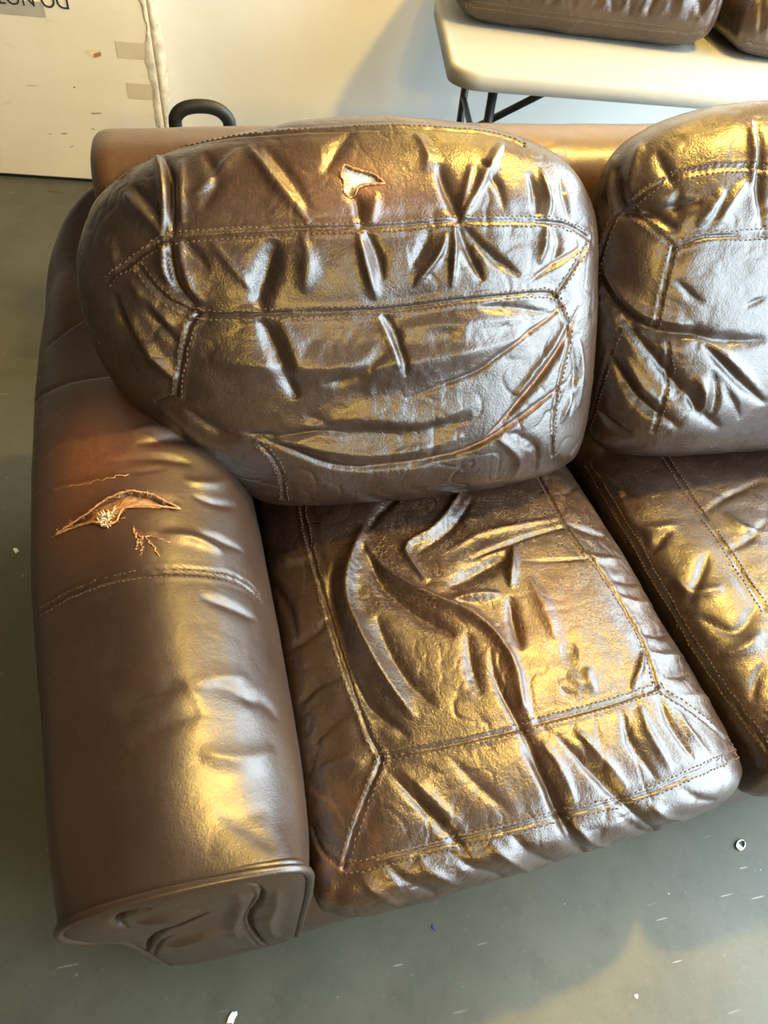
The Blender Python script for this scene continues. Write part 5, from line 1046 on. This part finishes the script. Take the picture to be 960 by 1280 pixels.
def build_arm(mirror=False):
    V, F = arm_base() if not mirror else arm_base(120, 90)
    if mirror:
        V2, wear, gr = sculpt(V, F, [])
        V2[:, 0] = 1.850 - V2[:, 0]; V2[:, 1] += 0.055
        a = child('arm_rest', V2, F[:, ::-1].copy(), M['arm_leather'], sofa, attrs={'wear': wear, 'crack': np.zeros(len(V))})
        P, PF = panel_base(60)
        P[:, 0] = 1.850 - P[:, 0]; P[:, 1] += 0.055
        child('front_panel', P, PF[:, ::-1].copy(), M['frame_leather'], a, attrs={'wear': np.zeros(len(P)), 'crack': np.zeros(len(P))})
        return
    V2, wear, gr = sculpt(V, F, STROKES['arm'], 0.4)
    # rubbed orange patch behind the seam
    pn = 0.75 + 0.25 * vnoise(V, 14, 8)
    wear = np.maximum(wear, 0.80 * pn * blob(V, (0.02, 0.62, 0.61), (0.085, 0.115, 0.10), 2.5) + 0.30 * pn * blob(V, (0.03, 0.50, 0.6), (0.11, 0.10, 0.1)))
    m = arm_tear(V, None)
    N = vnormals(V, F)
    V2[m] -= N[m] * 0.012
    a = child('arm_rest', V2, F, M['arm_leather'], sofa, attrs={'wear': np.clip(wear, 0, 1), 'crack': 0.03 * np.ones(len(V))})
    SV, SF = stitches(V2, F, STROKES['arm'][:1], pitch=0.0065, off=0.0065, ln=0.0022, wd=0.0009, ht=0.0008)
    tag(child('seam_stitching', SV, SF, M['thread'], a, False), kind='stuff')
    # surface height of the arm for the torn leather
    kd = kdtree.KDTree(len(V2))
    Vs = V + N * 0.0
    for i in np.nonzero(V[:, 2] > 0.5)[0]: kd.insert(Vs[i], int(i))
    kd.balance()

    def top(x, y):
        z = 0.6
        for _ in range(4):
            i = kd.find((x, y, z))[1]; z = Vs[i][2] - ((x - Vs[i][0]) * N[i][0] + (y - Vs[i][1]) * N[i][1]) / max(0.2, N[i][2])
        return Vector((x, y, z)), Vector(N[i])
    rnd = random.Random(4)
    T = resample(np.array(TEAR + TEAR[:1]), 70)
    # exposed padding under the rip
    mb = MB(); c = T.mean(0); ring = []
    pts = []
    for s in (1.12, 0.7, 0.35):
        for p in T[:-1]:
            q = c + (p - c) * s
            w, n = top(*q); pts.append(w - n * (0.0085 - 0.004 * (1 - s) + rnd.uniform(-1, 1) * 0.0012))
    w, n = top(*c); pts.append(w - n * 0.004)
    k = len(T) - 1; fs = []
    for r_ in range(2):
        for i in range(k):
            j = (i + 1) % k; fs.append((r_ * k + i, r_ * k + j, r_ * k + k + j, r_ * k + k + i))
    for i in range(k): fs.append((2 * k + i, 2 * k + (i + 1) % k, 3 * k))
    child('exposed_padding', np.array(pts), fs, M['raw_leather'], a)
    # frayed lip of the rip
    mb = MB(); lip = []
    for p in T:
        q = c + (p - c) * (1.05 + rnd.uniform(-0.02, 0.05)); w, n = top(*q); lip.append(w + n * rnd.uniform(0.0003, 0.0022))
    mb.tube(lip, [0.0010 + rnd.uniform(0, 0.0008) for _ in lip], 6)
    for _ in range(60):
        p = T[rnd.randrange(len(T))] + np.array([rnd.gauss(0, 0.002), rnd.gauss(0, 0.002)])
        w, n = top(*p); d = Vector((rnd.gauss(0, 1), rnd.gauss(0, 0.8), 0)).normalized() * rnd.uniform(0.003, 0.010)
        mb.tube([w - n * 0.002, w + d * 0.5 + n * rnd.uniform(0.001, 0.004), w + d + n * rnd.uniform(-0.001, 0.002)], [0.0005, 0.0004, 0.0002], 4)
    child('torn_edge', np.array(mb.V), mb.F, M['raw_leather'], a)
    # tuft of pale fluff in the rip
    mb = MB()
    w0, n0 = top(0.050, 0.478)
    for _ in range(45):
        d = Vector((rnd.gauss(0, 1), rnd.gauss(0, 1), rnd.gauss(0, 0.4))).normalized()
        s = w0 + Vector((rnd.gauss(0, 0.005), rnd.gauss(0, 0.006), 0)) - n0 * 0.003
        mb.tube([s, s + d * 0.006 + n0 * 0.004, s + d * 0.011 + n0 * 0.002], [0.0010, 0.0008, 0.0004], 4)
    tag(child('fluff_tuft', np.array(mb.V), mb.F, M['fluff'], a), kind='stuff')
    # the two lesser cracks in the finish: raised frayed crumbs
    for lines in ([[(-0.027, 0.563), (0.007, 0.552), (0.035, 0.547), (0.063, 0.543), (0.080, 0.544)]],
                  [[(0.085, 0.447), (0.095, 0.434), (0.115, 0.431), (0.132, 0.422)], [(0.095, 0.434), (0.097, 0.418), (0.093, 0.402)],
                   [(0.100, 0.433), (0.112, 0.413), (0.117, 0.399)], [(0.085, 0.447), (0.091, 0.428), (0.088, 0.412)]]):
        mb = MB()
        for line in lines:
            L = resample(np.array(line), 22)
            pts = []
            for p in L:
                w, n = top(p[0] + rnd.gauss(0, 0.0012), p[1] + rnd.gauss(0, 0.0016)); pts.append(w + n * rnd.uniform(-0.001, 0.0008))
            mb.tube(pts, [rnd.uniform(0.0003, 0.0012) for _ in pts], 5)
        child('frayed_crack', np.array(mb.V), mb.F, M['raw_leather'], a)
    # piping round the front edge
    sec = resample(cr_open(np.array([(x, -0.003 + 0.055 * max(0, 0.58 - z), z) for x, z in ARM_SEC[0][1]]), 16), 160)
    mb = MB().tube([tuple(p) for p in sec[6:-14]], 0.0052, 8)
    child('piping', np.array(mb.V), mb.F, M['arm_leather'], a)
    P, PF = panel_base()
    P2, w_, g_ = sculpt(P, PF, STROKES['panel'], 0.3)
    child('front_panel', P2, PF, M['arm_leather'], a, attrs={'wear': w_, 'crack': np.zeros(len(P))})


build_arm()
build_arm(True)

# ------------------------------------------------------------------ loose cushions


def extend_right(key, cx, V, extra=()):
    """completes the seams and folds of a right-hand cushion past its middle"""
    base = STROKES[key]; out = list(base)

    def snap(pts):
        P = np.asarray(pts, float) / 1e4
        return [tuple(V[np.argmin(((V - p) ** 2).sum(1))] * 1e4) for p in P]
    for k, w, h, pts in base:
        m = [(2 * cx * 1e4 - x, y, z) for x, y, z in pts]
        out.append((k, w, h, snap(resample(np.array(m, float), max(4, len(m))))))
        e = max(pts, key=lambda p: p[0])
        if k in 'DS' and cx * 1e4 - e[0] < 2600 and abs(e[0] - pts[-1][0]) < 1 and key == 'back_right':
            out.append((k, w, h, snap(resample(np.array([e, (2 * cx * 1e4 - e[0], e[1], e[2])], float), 30))))
    for k, w, h, pts in extra:
        out.append((k, w, h, snap([(x + 6550, y + 450, z) for x, y, z in pts])))
    STROKES[key] = out


extend_right('seat_right', 1.25, seat_right_base(160)[0],
             [s for s in STROKES['seat'] if max(p[1] for p in s[3]) < 1950 and (s[0] in 'DS' or min(p[0] for p in s[3]) > 5200) and s[0] != 't'])
extend_right('back_right', 1.23, back_right_base(160)[0])


def cushion(name, key, base, N, label, group, origin, mat, crack_fn, wear_fn=None, hole=None):
    V, F = base(N)
    V2, wear, gr = sculpt(V, F, STROKES[key])
    if wear_fn is not None: wear = np.maximum(wear, wear_fn(V))
    Nn = vnormals(V, F)
    if hole is not None:
        hp, depth = hole
        m = hp(V)
        V2[m] -= Nn[m] * depth
    o = make_obj(name, V2, F, mat, None, origin, True, {'wear': np.clip(wear, 0, 1), 'crack': crack_fn(V)})
    tag(o, label, 'cushion', group)
    SV, SF = stitches(V2, F, STROKES[key])
    if len(SF):
        s = child('seam_stitching', SV, SF, M['thread'], o, False)
        tag(s, kind='stuff')
    return o, V, V2, F, Nn


seat, *_ = cushion('seat_cushion', 'seat', seat_base, 430, 'creased brown leather seat cushion beside the torn arm, with deep folds and cracked finish',
                   'sofa seat cushions', (0.58, 0.42, 0.245), M['leather'],
                   lambda V: np.clip(1.0 * blob(V, (0.64, 0.42, 0.42), (0.26, 0.34, 0.2), 3) + 0.45 * blob(V, (0.86, 0.4, 0.4), (0.08, 0.4, 0.2)) + 0.35 * blob(V, (0.32, 0.08, 0.4), (0.10, 0.10, 0.1)), 0, 1),
                   lambda V: 0.16 * np.clip(vnoise(V, 12, 11) + 0.2, 0, 1) * blob(V, (0.66, 0.33, 0.43), (0.16, 0.22, 0.1)) + 0.22 * np.clip(vnoise(V, 60, 6), 0, 1) * blob(V, (0.31, 0.06, 0.4), (0.06, 0.06, 0.1)))
seat_r, *_ = cushion('seat_cushion', 'seat_right', seat_right_base, 240, 'smoother brown leather seat cushion cut off by the right edge of the photo',
                     'sofa seat cushions', (1.25, 0.44, 0.245), M['leather'], lambda V: 0.35 * np.ones(len(V)))

# back cushion with a hole that shows the white filling
HOLE_C = np.array([0.452, 0.0, 0.0])
HOLE = [(0.414, 0.303), (0.419, 0.311), (0.428, 0.308), (0.440, 0.304), (0.454, 0.300), (0.467, 0.290), (0.456, 0.289), (0.442, 0.288),
        (0.432, 0.284), (0.428, 0.276), (0.420, 0.275), (0.414, 0.283), (0.416, 0.292), (0.413, 0.298)]
_BO = np.array([0, 0.72, 0.62]); _BV = np.array(BV); _BW = np.array(BW)


def back_uv(V):
    return np.stack([V[:, 0], (V - _BO) @ _BV], 1)


def hole_mask(V):
    return in_poly(back_uv(V), HOLE) & (((V - _BO) @ _BW) > 0)


back, Vb, Vb2, Fb, Nb = cushion('back_cushion', 'back', back_base, 430, 'plump brown leather back cushion with a small hole showing white filling, over the torn arm',
                                'sofa back cushions', (0.48, 0.62, 0.40), M['leather'],
                                lambda V: 0.04 + 0.5 * blob(V, (0.45, 0.86, 0.84), (0.20, 0.2, 0.10)),
                                lambda V: np.maximum(0.55 * (0.7 + 0.3 * vnoise(V, 90, 2)) * blob(np.c_[back_uv(V), np.zeros(len(V))], (0.440, 0.292, 0), (0.050, 0.028, 1), 2) * (((V - _BO) @ _BW) > 0),
                                                     0.22 * blob(np.c_[back_uv(V), np.zeros(len(V))], (0.44, 0.275, 0), (0.13, 0.045, 1), 2) * (((V - _BO) @ _BW) > 0)),
                                (hole_mask, 0.010))


def build_hole():
    kd = kdtree.KDTree(len(Vb))
    uv = back_uv(Vb); fr = ((Vb - _BO) @ _BW) > 0
    sel = np.nonzero(fr & (np.abs(uv[:, 0] - 0.435) < 0.08) & (np.abs(uv[:, 1] - 0.290) < 0.06))[0]
    Hs = Vb2.copy(); mk = hole_mask(Vb)
    Hs[mk] += Nb[mk] * 0.010
    for i in sel: kd.insert((uv[i][0], uv[i][1], 0), int(i))
    kd.balance()

    def at(u, v):
        i = kd.find((u, v, 0))[1]
        p = _BO + np.array([u, 0, 0]) + v * _BV
        h = (Hs[i] - _BO) @ _BW - 0
        return Vector(p + h * _BW), Vector(Nb[i])
    rnd = random.Random(2)
    T = resample(cr_closed(HOLE, 6), 90, True)
    c = np.array([0.428, 0.293]); k = len(T) - 1
    pts, fs = [], []
    for s in (1.10, 0.75, 0.4):
        for p in T[:-1]:
            q = c + (p - c) * s
            w, n = at(*q); pts.append(w - n * (0.0055 - 0.0035 * (1.1 - s) + rnd.uniform(-1, 1) * 0.0006))
    w, n = at(*c); pts.append(w - n * 0.002)
    for r_ in range(2):
        for i in range(k):
            j = (i + 1) % k; fs.append((r_ * k + i, r_ * k + k + i, r_ * k + k + j, r_ * k + j))
    for i in range(k): fs.append((2 * k + i, 3 * k, 2 * k + (i + 1) % k))
    child('exposed_filling', np.array(pts), fs, M['foam'], back)
    mb = MB(); lip = []
    for p in T:
        q = c + (p - c) * (1.04 + rnd.uniform(0, 0.06)); w, n = at(*q); lip.append(w + n * rnd.uniform(-0.0002, 0.0012))
    mb.tube(lip, [rnd.uniform(0.0009, 0.0019) for _ in lip], 6)
    child('torn_edge', np.array(mb.V), mb.F, M['raw_leather'], back)


build_hole()
back_r, *_ = cushion('back_cushion', 'back_right', back_right_base, 280, 'deeply wrinkled brown leather back cushion cut off by the right edge of the photo',
                     'sofa back cushions', (1.23, 0.64, 0.42), M['leather'], lambda V: 0.1 * np.ones(len(V)))

# ------------------------------------------------------------------ folding table behind the sofa
TA, TB, TZ = 1.622, -0.79, 0.738                     # front left corner in room coordinates, top height
tw, td = 1.52, 0.74
table = empty('folding_table', room(TA + tw / 2, TB + td / 2, 0), ROOM_ROT)
tag(table, 'white plastic folding table with black metal legs, behind the sofa against the wall', 'table')


def rounded_rect(hw, hd, r, n=10):
    out = []
    for cx, cy, a0 in ((hw - r, -hd + r, -90), (hw - r, hd - r, 0), (-hw + r, hd - r, 90), (-hw + r, -hd + r, 180)):
        for k in range(n + 1):
            a = math.radians(a0 + 90 * k / n)
            out.append((cx + r * math.cos(a), cy + r * math.sin(a)))
    return out


def slab(prof, hw, hd, r):
    V, F = [], []
    n = None
    for ins, z in prof:
        R_ = rounded_rect(hw - ins, hd - ins, max(0.01, r - ins)); n = len(R_)
        V += [(x, y, z) for x, y in R_]
    for i in range(len(prof) - 1):
        for k in range(n):
            j = (k + 1) % n
            F.append((i * n + k, i * n + j, i * n + n + j, i * n + n + k))
    F.append(tuple(range(n - 1, -1, -1))); F.append(tuple(range((len(prof) - 1) * n, len(prof) * n)))
    return V, F


tp = slab([(0.030, TZ - 0.028), (0.008, TZ - 0.030), (0.006, TZ - 0.046), (0.0, TZ - 0.044), (0.0, TZ - 0.012), (0.003, TZ - 0.004), (0.010, TZ), (0.018, TZ - 0.0015), (0.03, TZ - 0.002)], tw / 2, td / 2, 0.085)
make_obj('tabletop', np.array(tp[0]), tp[1], M['tabletop'], table, None, True)
for sx in (-1, 1):
    xl = sx * (tw / 2 - 0.135)
    fr = empty('leg_frame', (0, 0, 0)); fr.parent = table
    for sy in (-1, 1):
        yy = sy * (td / 2 - 0.10)
        MB().tube([(xl, yy, 0.0), (xl, yy, TZ - 0.03)], 0.0135, 12).build('leg', M['black_metal'], fr, True)
        MB().tube([(xl, yy, 0.0), (xl, yy, 0.03)], 0.016, 12).build('leg_cap', M['black_rubber'], fr, True)
    for z in (0.46, 0.12):
        MB().tube([(xl, -(td / 2 - 0.10), z), (xl, td / 2 - 0.10, z)], 0.010, 10).build('crossbar', M['black_metal'], fr, True)
    MB().tube([(xl, 0.0, 0.46), (xl - sx * 0.42, 0.0, TZ - 0.03)], 0.011, 10).build('brace', M['black_metal'], table, True)

# ------------------------------------------------------------------ cushions lying on the table


def table_cushion(c, rot, w, d, h, label, seed):
    V, F = table_cushion_base(c, rot, w, d, h, 200)
    rnd = random.Random(seed); st = []
    cr, sr = math.cos(rot), math.sin(rot)
    C = np.array(c)

    def P(u, v, z):
        return C + np.array([cr * u - sr * v, sr * u + cr * v, z])
    # gathered wrinkles along the front band, pulled towards the seam
    kd_pts = V

    def snap(p):
        return kd_pts[np.argmin(((kd_pts - p) ** 2).sum(1))]
    for k in range(26):
        u = (-0.46 + 0.92 * k / 25 + rnd.uniform(-0.012, 0.012)) * w
        a = snap(P(u, -d * 0.52, h * 0.30)); sl = rnd.uniform(-.09, .09); m_ = snap(P(u + sl * 0.5, -d * 0.5, h * rnd.uniform(0.5, 0.7))); b = snap(P(u + sl, -d * 0.45, h * rnd.uniform(0.8, 1.0)))
        pts = resample(np.array([a, m_, b]), 14)
        pts = [snap(p) for p in pts]
        st.append(('rv'[k % 2], rnd.uniform(0.007, 0.015), rnd.uniform(0.002, 0.010), [tuple(p * 1e4) for p in pts]))
    for zf in (0.22,):
        seam = [snap(P(u, -d * 0.53, h * zf)) for u in np.linspace(-0.47 * w, 0.47 * w, 60)]
        st.append(('D', 0.012, 0.002, [tuple(p * 1e4) for p in seam]))
    V2, wear, gr = sculpt(V, F, st)
    z0 = V2[:, 2].min(); V2[:, 2] += c[2] - z0 + 0.0005
    o = make_obj('seat_cushion', V2, F, M['leather'], None, c, True, {'wear': wear, 'crack': 0.1 * np.ones(len(V))})
    tag(o, label, 'cushion', 'loose cushions on the table')
    SV, SF = stitches(V2, F, st)
    tag(child('seam_stitching', SV, SF, M['thread'], o, False), kind='stuff')
    return o


def table_spot(px, py):
    return np.array([px, py, TZ])


CR = math.radians(-20)
u_ = np.array([math.cos(CR), math.sin(CR), 0]); v_ = np.array([-math.sin(CR), math.cos(CR), 0])
c1 = np.array([0.985, 2.130, TZ - 0.0015]) + u_ * 0.39 + v_ * 0.235
table_cushion(c1, CR, 0.76, 0.46, 0.27, 'loose brown leather cushion lying on the table, the one nearer its rounded corner', 1)
CR2 = math.radians(-11.7)
c2 = np.array([1.72, 1.84, TZ - 0.0015]) + np.array([0.43, 0.19, 0])
table_cushion(c2, CR2, 0.66, 0.50, 0.20, 'loose brown leather cushion on the table at the upper right corner of the photo', 2)

# ------------------------------------------------------------------ white carton against the wall
carton = empty('cardboard_carton', room(-0.1, 0.065, 0), ROOM_ROT)
tag(carton, 'large white cardboard carton with upside-down printing, leaning on the wall at left', 'carton')


def cpart(name, mb, mat, smooth=False):
    o = mb.build(name, mat, carton, smooth)
    o.location = (0.1, -0.065, 0)
    return o


cpart('carton_body', MB().box((-0.95, 0.0, 0.012), (0.668, 0.13, 1.35), 0.004), M['cardboard'])
cpart('shadow_gap_strip', MB().box((-0.93, 0.006, 0.0), (0.65, 0.125, 0.0115)), M['black_rubber'])  # black strip stands in for the shadow gap under the carton
cpart('packing_tape', MB().box((0.545, -0.0012, 0.452), (0.6675, 0.0, 0.503)), M['tape'])
cpart('packing_tape', MB().box((0.558, -0.0012, 0.322), (0.6675, 0.0, 0.374)), M['tape'])
cpart('grey_strip', MB().box((-0.30, -0.0012, 0.556), (0.330, 0.0, 0.600)), M['grey_tape'])
# torn sticker with a barcode
mb = MB()
sp = [(0.428, 0.466), (0.446, 0.469), (0.470, 0.474), (0.488, 0.472), (0.492, 0.452), (0.478, 0.445), (0.462, 0.443), (0.452, 0.452), (0.436, 0.458)]
n = len(sp)
mb.add([(x, -0.0010, z) for x, z in sp] + [(x, -0.0002, z) for x, z in sp], [tuple(range(n)), tuple(range(2 * n - 1, n - 1, -1))] + [(i, (i + 1) % n, n + (i + 1) % n, n + i)[::-1] for i in range(n)])
st_ = cpart('torn_sticker', mb, M['sticker'])
for k in range(8):
    b_ = MB().box((0.463 + k * 0.0034, -0.0016, 0.446 + k * 0.0012), (0.4652 + k * 0.0034, -0.0010, 0.458 + k * 0.0012)).build('barcode_bar', M['sticker_ink'], st_)
# scuffs on the face
for (x, z, w, h_, a) in ((0.294, 0.181, 0.030, 0.0055, 0.05), (0.405, 0.205, 0.018, 0.004, -0.3), (0.43, 0.262, 0.05, 0.006, 0.1), (0.24, 0.176, 0.012, 0.004, 0.0), (0.31, 0.135, 0.02, 0.003, 0.4), (0.37, 0.345, 0.01, 0.006, 0.2), (0.22, 0.34, 0.045, 0.0025, 0.05)):
    R_ = random.Random(int(x * 1000)); m_ = 14; V = []
    for k in range(m_):
        t = 2 * math.pi * k / m_; rr = R_.uniform(0.7, 1.15)
        V.append((x + rr * w / 2 * math.cos(t) * math.cos(a) - rr * h_ / 2 * math.sin(t) * math.sin(a), -0.0005, z + rr * w / 2 * math.cos(t) * math.sin(a) + rr * h_ / 2 * math.sin(t) * math.cos(a)))
    cpart('scuff_mark', MB().add(V, [tuple(range(m_))]), M['scuff'])
# torn, curled corner edge: a strip of bare paper with a ragged outline
rnd = random.Random(9); V, F = [], []
zs = np.linspace(0.0, 1.34, 120)
for i, z in enumerate(zs):
    wl = 0.020 + 0.012 * math.sin(z * 9) * math.sin(z * 23 + 1) + rnd.uniform(-0.004, 0.004)
    wr_ = 0.022 + 0.008 * math.sin(z * 13 + 2) + rnd.uniform(-0.003, 0.003)
    V += [(0.668 - wl, -0.0015, z), (0.668 - wl * 0.5, -0.0045, z), (0.664, -0.0035, z), (0.669, -0.001, z)]
for i in range(len(zs) - 1):
    for k in range(3): F.append((i * 4 + k, i * 4 + k + 1, i * 4 + 5 + k, i * 4 + 4 + k))
cpart('torn_paper_edge', MB().add(V, F), M['torn_card'], True)
V, F = [], []
for i, z in enumerate(zs):
    wr_ = 0.026 + 0.006 * math.sin(z * 13 + 2) + rnd.uniform(-0.003, 0.003)
    V += [(0.672, 0.012, z), (0.680, 0.006, z), (0.672 + wr_ * 0.7, 0.014, z), (0.672 + wr_, 0.040, z)]
for i in range(len(zs) - 1):
    for k in range(3): F.append((i * 4 + k, i * 4 + k + 1, i * 4 + 5 + k, i * 4 + 4 + k))
cpart('curled_flap', MB().add(V, F), M['torn_card'], True)
# printing, upside down
def printed(text, along):
    fc = bpy.data.curves.new('printed_word', 'FONT')
    fc.body = text
    fc.size = 0.060
    fc.extrude = 0.0003
    fc.space_character = 1.02
    fo = bpy.data.objects.new('printed_word', fc)
    COL.objects.link(fo)
    bpy.context.view_layer.update()
    dg = bpy.context.evaluated_depsgraph_get()
    me = bpy.data.meshes.new_from_object(fo.evaluated_get(dg))
    bpy.data.objects.remove(fo); bpy.data.curves.remove(fc)
    me.name = 'printed_word'; me.materials.clear(); me.materials.append(M['ink'])
    fo = bpy.data.objects.new('printed_word', me)
    COL.objects.link(fo); fo.parent = carton
    fo.rotation_euler = (math.radians(90), math.radians(180), 0)
    fo.location = (0.1 + along, -0.065 - 0.0018, 0.627)


printed('DO', 0.418)
printed('NOT', 0.306)

# ------------------------------------------------------------------ case with the black handle behind the sofa
case = empty('tool_case', (0.252, 1.62, 0.0), 0.0)
tag(case, 'grey case with a thick black arched handle, mostly hidden behind the sofa back', 'case')
MB().box((-0.16, -0.14, 0.0), (0.16, 0.16, 0.53), 0.03).build('case_body', M['grey_plastic'], case, True)
MB().box((-0.165, -0.145, 0.53), (0.165, 0.165, 0.570), 0.02).build('case_lid', M['grey_plastic'], case, True)
MB().box((-0.046, -0.05, 0.568), (0.050, 0.05, 0.642), 0.02).build('handle_mount', M['grey_plastic'], case, True)
hp = [(-0.060, 0, 0.560), (-0.061, 0, 0.665), (-0.056, 0, 0.688), (-0.036, 0, 0.703), (0.0, 0, 0.708), (0.036, 0, 0.702), (0.058, 0, 0.684), (0.064, 0, 0.660), (0.066, 0, 0.560)]
MB().tube([tuple(p) for p in resample(cr_open(np.array(hp), 8), 48)], 0.0115, 14, 1.35).build('carrying_handle', M['black_rubber'], case, True)

# ------------------------------------------------------------------ bits on the floor
def chip(name, pos, size, mat, label, cat, seed, h=0.0016, asp=0.6, rot=0.0):
    R_ = random.Random(seed); n = 11; V = []
    for lvl in (0, 1):
        for k in range(n):
            t = 2 * math.pi * k / n; rr = 1.0
            V.append((size * asp * math.cos(t), size * math.sin(t), lvl * h))
    rs = [R_.uniform(0.6, 1.1) for _ in range(n)]
    c, s = math.cos(rot), math.sin(rot)
    V = [((x * c - y * s) * rs[i % n] * (0.85 if i >= n else 1), (x * s + y * c) * rs[i % n] * (0.85 if i >= n else 1), z) for i, (x, y, z) in enumerate(V)]
    F = [tuple(range(n - 1, -1, -1)), tuple(range(n, 2 * n))] + [(i, (i + 1) % n, n + (i + 1) % n, n + i) for i in range(n)]
    o = make_obj(name, np.array(V), F, mat, None, None, False)
    o.location = (pos[0], pos[1], 0.0002)
    tag(o, label, cat)
    return o


chip('paint_chip', (0.123, -0.050), 0.012, M['paint_chip'], 'largest white paint chip on the floor, in front of the sofa arm', 'debris', 1, 0.002, 0.55, -0.6)
chip('paint_chip', (0.768, -0.161), 0.0042, M['paint_chip'], 'small round white paint chip on the floor at lower right', 'debris', 2, 0.001, 0.85)
chip('paint_chip', (-0.285, 0.949), 0.010, M['paint_chip'], 'white paint chip on the floor left of the sofa arm', 'debris', 3, 0.002, 0.6, 0.5)
chip('blue_chip', (0.466, 0.005), 0.006, M['blue_chip'], 'small dark blue speck on the floor below the seat cushion', 'debris', 4, 0.0012, 0.5, 0.3)
chip('dry_leaf', tuple(room(0.24, -0.09, 0))[:2], 0.030, M['dry_leaf'], 'flat brown flake on the floor before the white carton', 'debris', 5, 0.004, 0.25, 1.3)
# pull tab: flat oval ring
tab = empty('pull_tab', (1.072, 0.016, 0.0), 0.5)
tag(tab, 'dull metal ring-pull tab on the floor at right, in front of the sofa', 'debris')
ring = [(0.011 * math.cos(t), 0.0065 * math.sin(t), 0.0022) for t in np.linspace(0, 2 * math.pi, 28)]
MB().tube(ring, 0.0016, 8).build('ring', M['metal'], tab, True)
MB().add([(-0.011, -0.005, 0.001), (-0.001, -0.0055, 0.002), (-0.001, 0.0055, 0.002), (-0.011, 0.005, 0.001), (-0.011, -0.005, 0.003), (-0.001, -0.0055, 0.0035), (-0.001, 0.0055, 0.0035), (-0.011, 0.005, 0.003)],
         [(3, 2, 1, 0), (4, 5, 6, 7), (0, 1, 5, 4), (1, 2, 6, 5), (2, 3, 7, 6), (3, 0, 4, 7)]).build('tongue', M['metal'], tab)
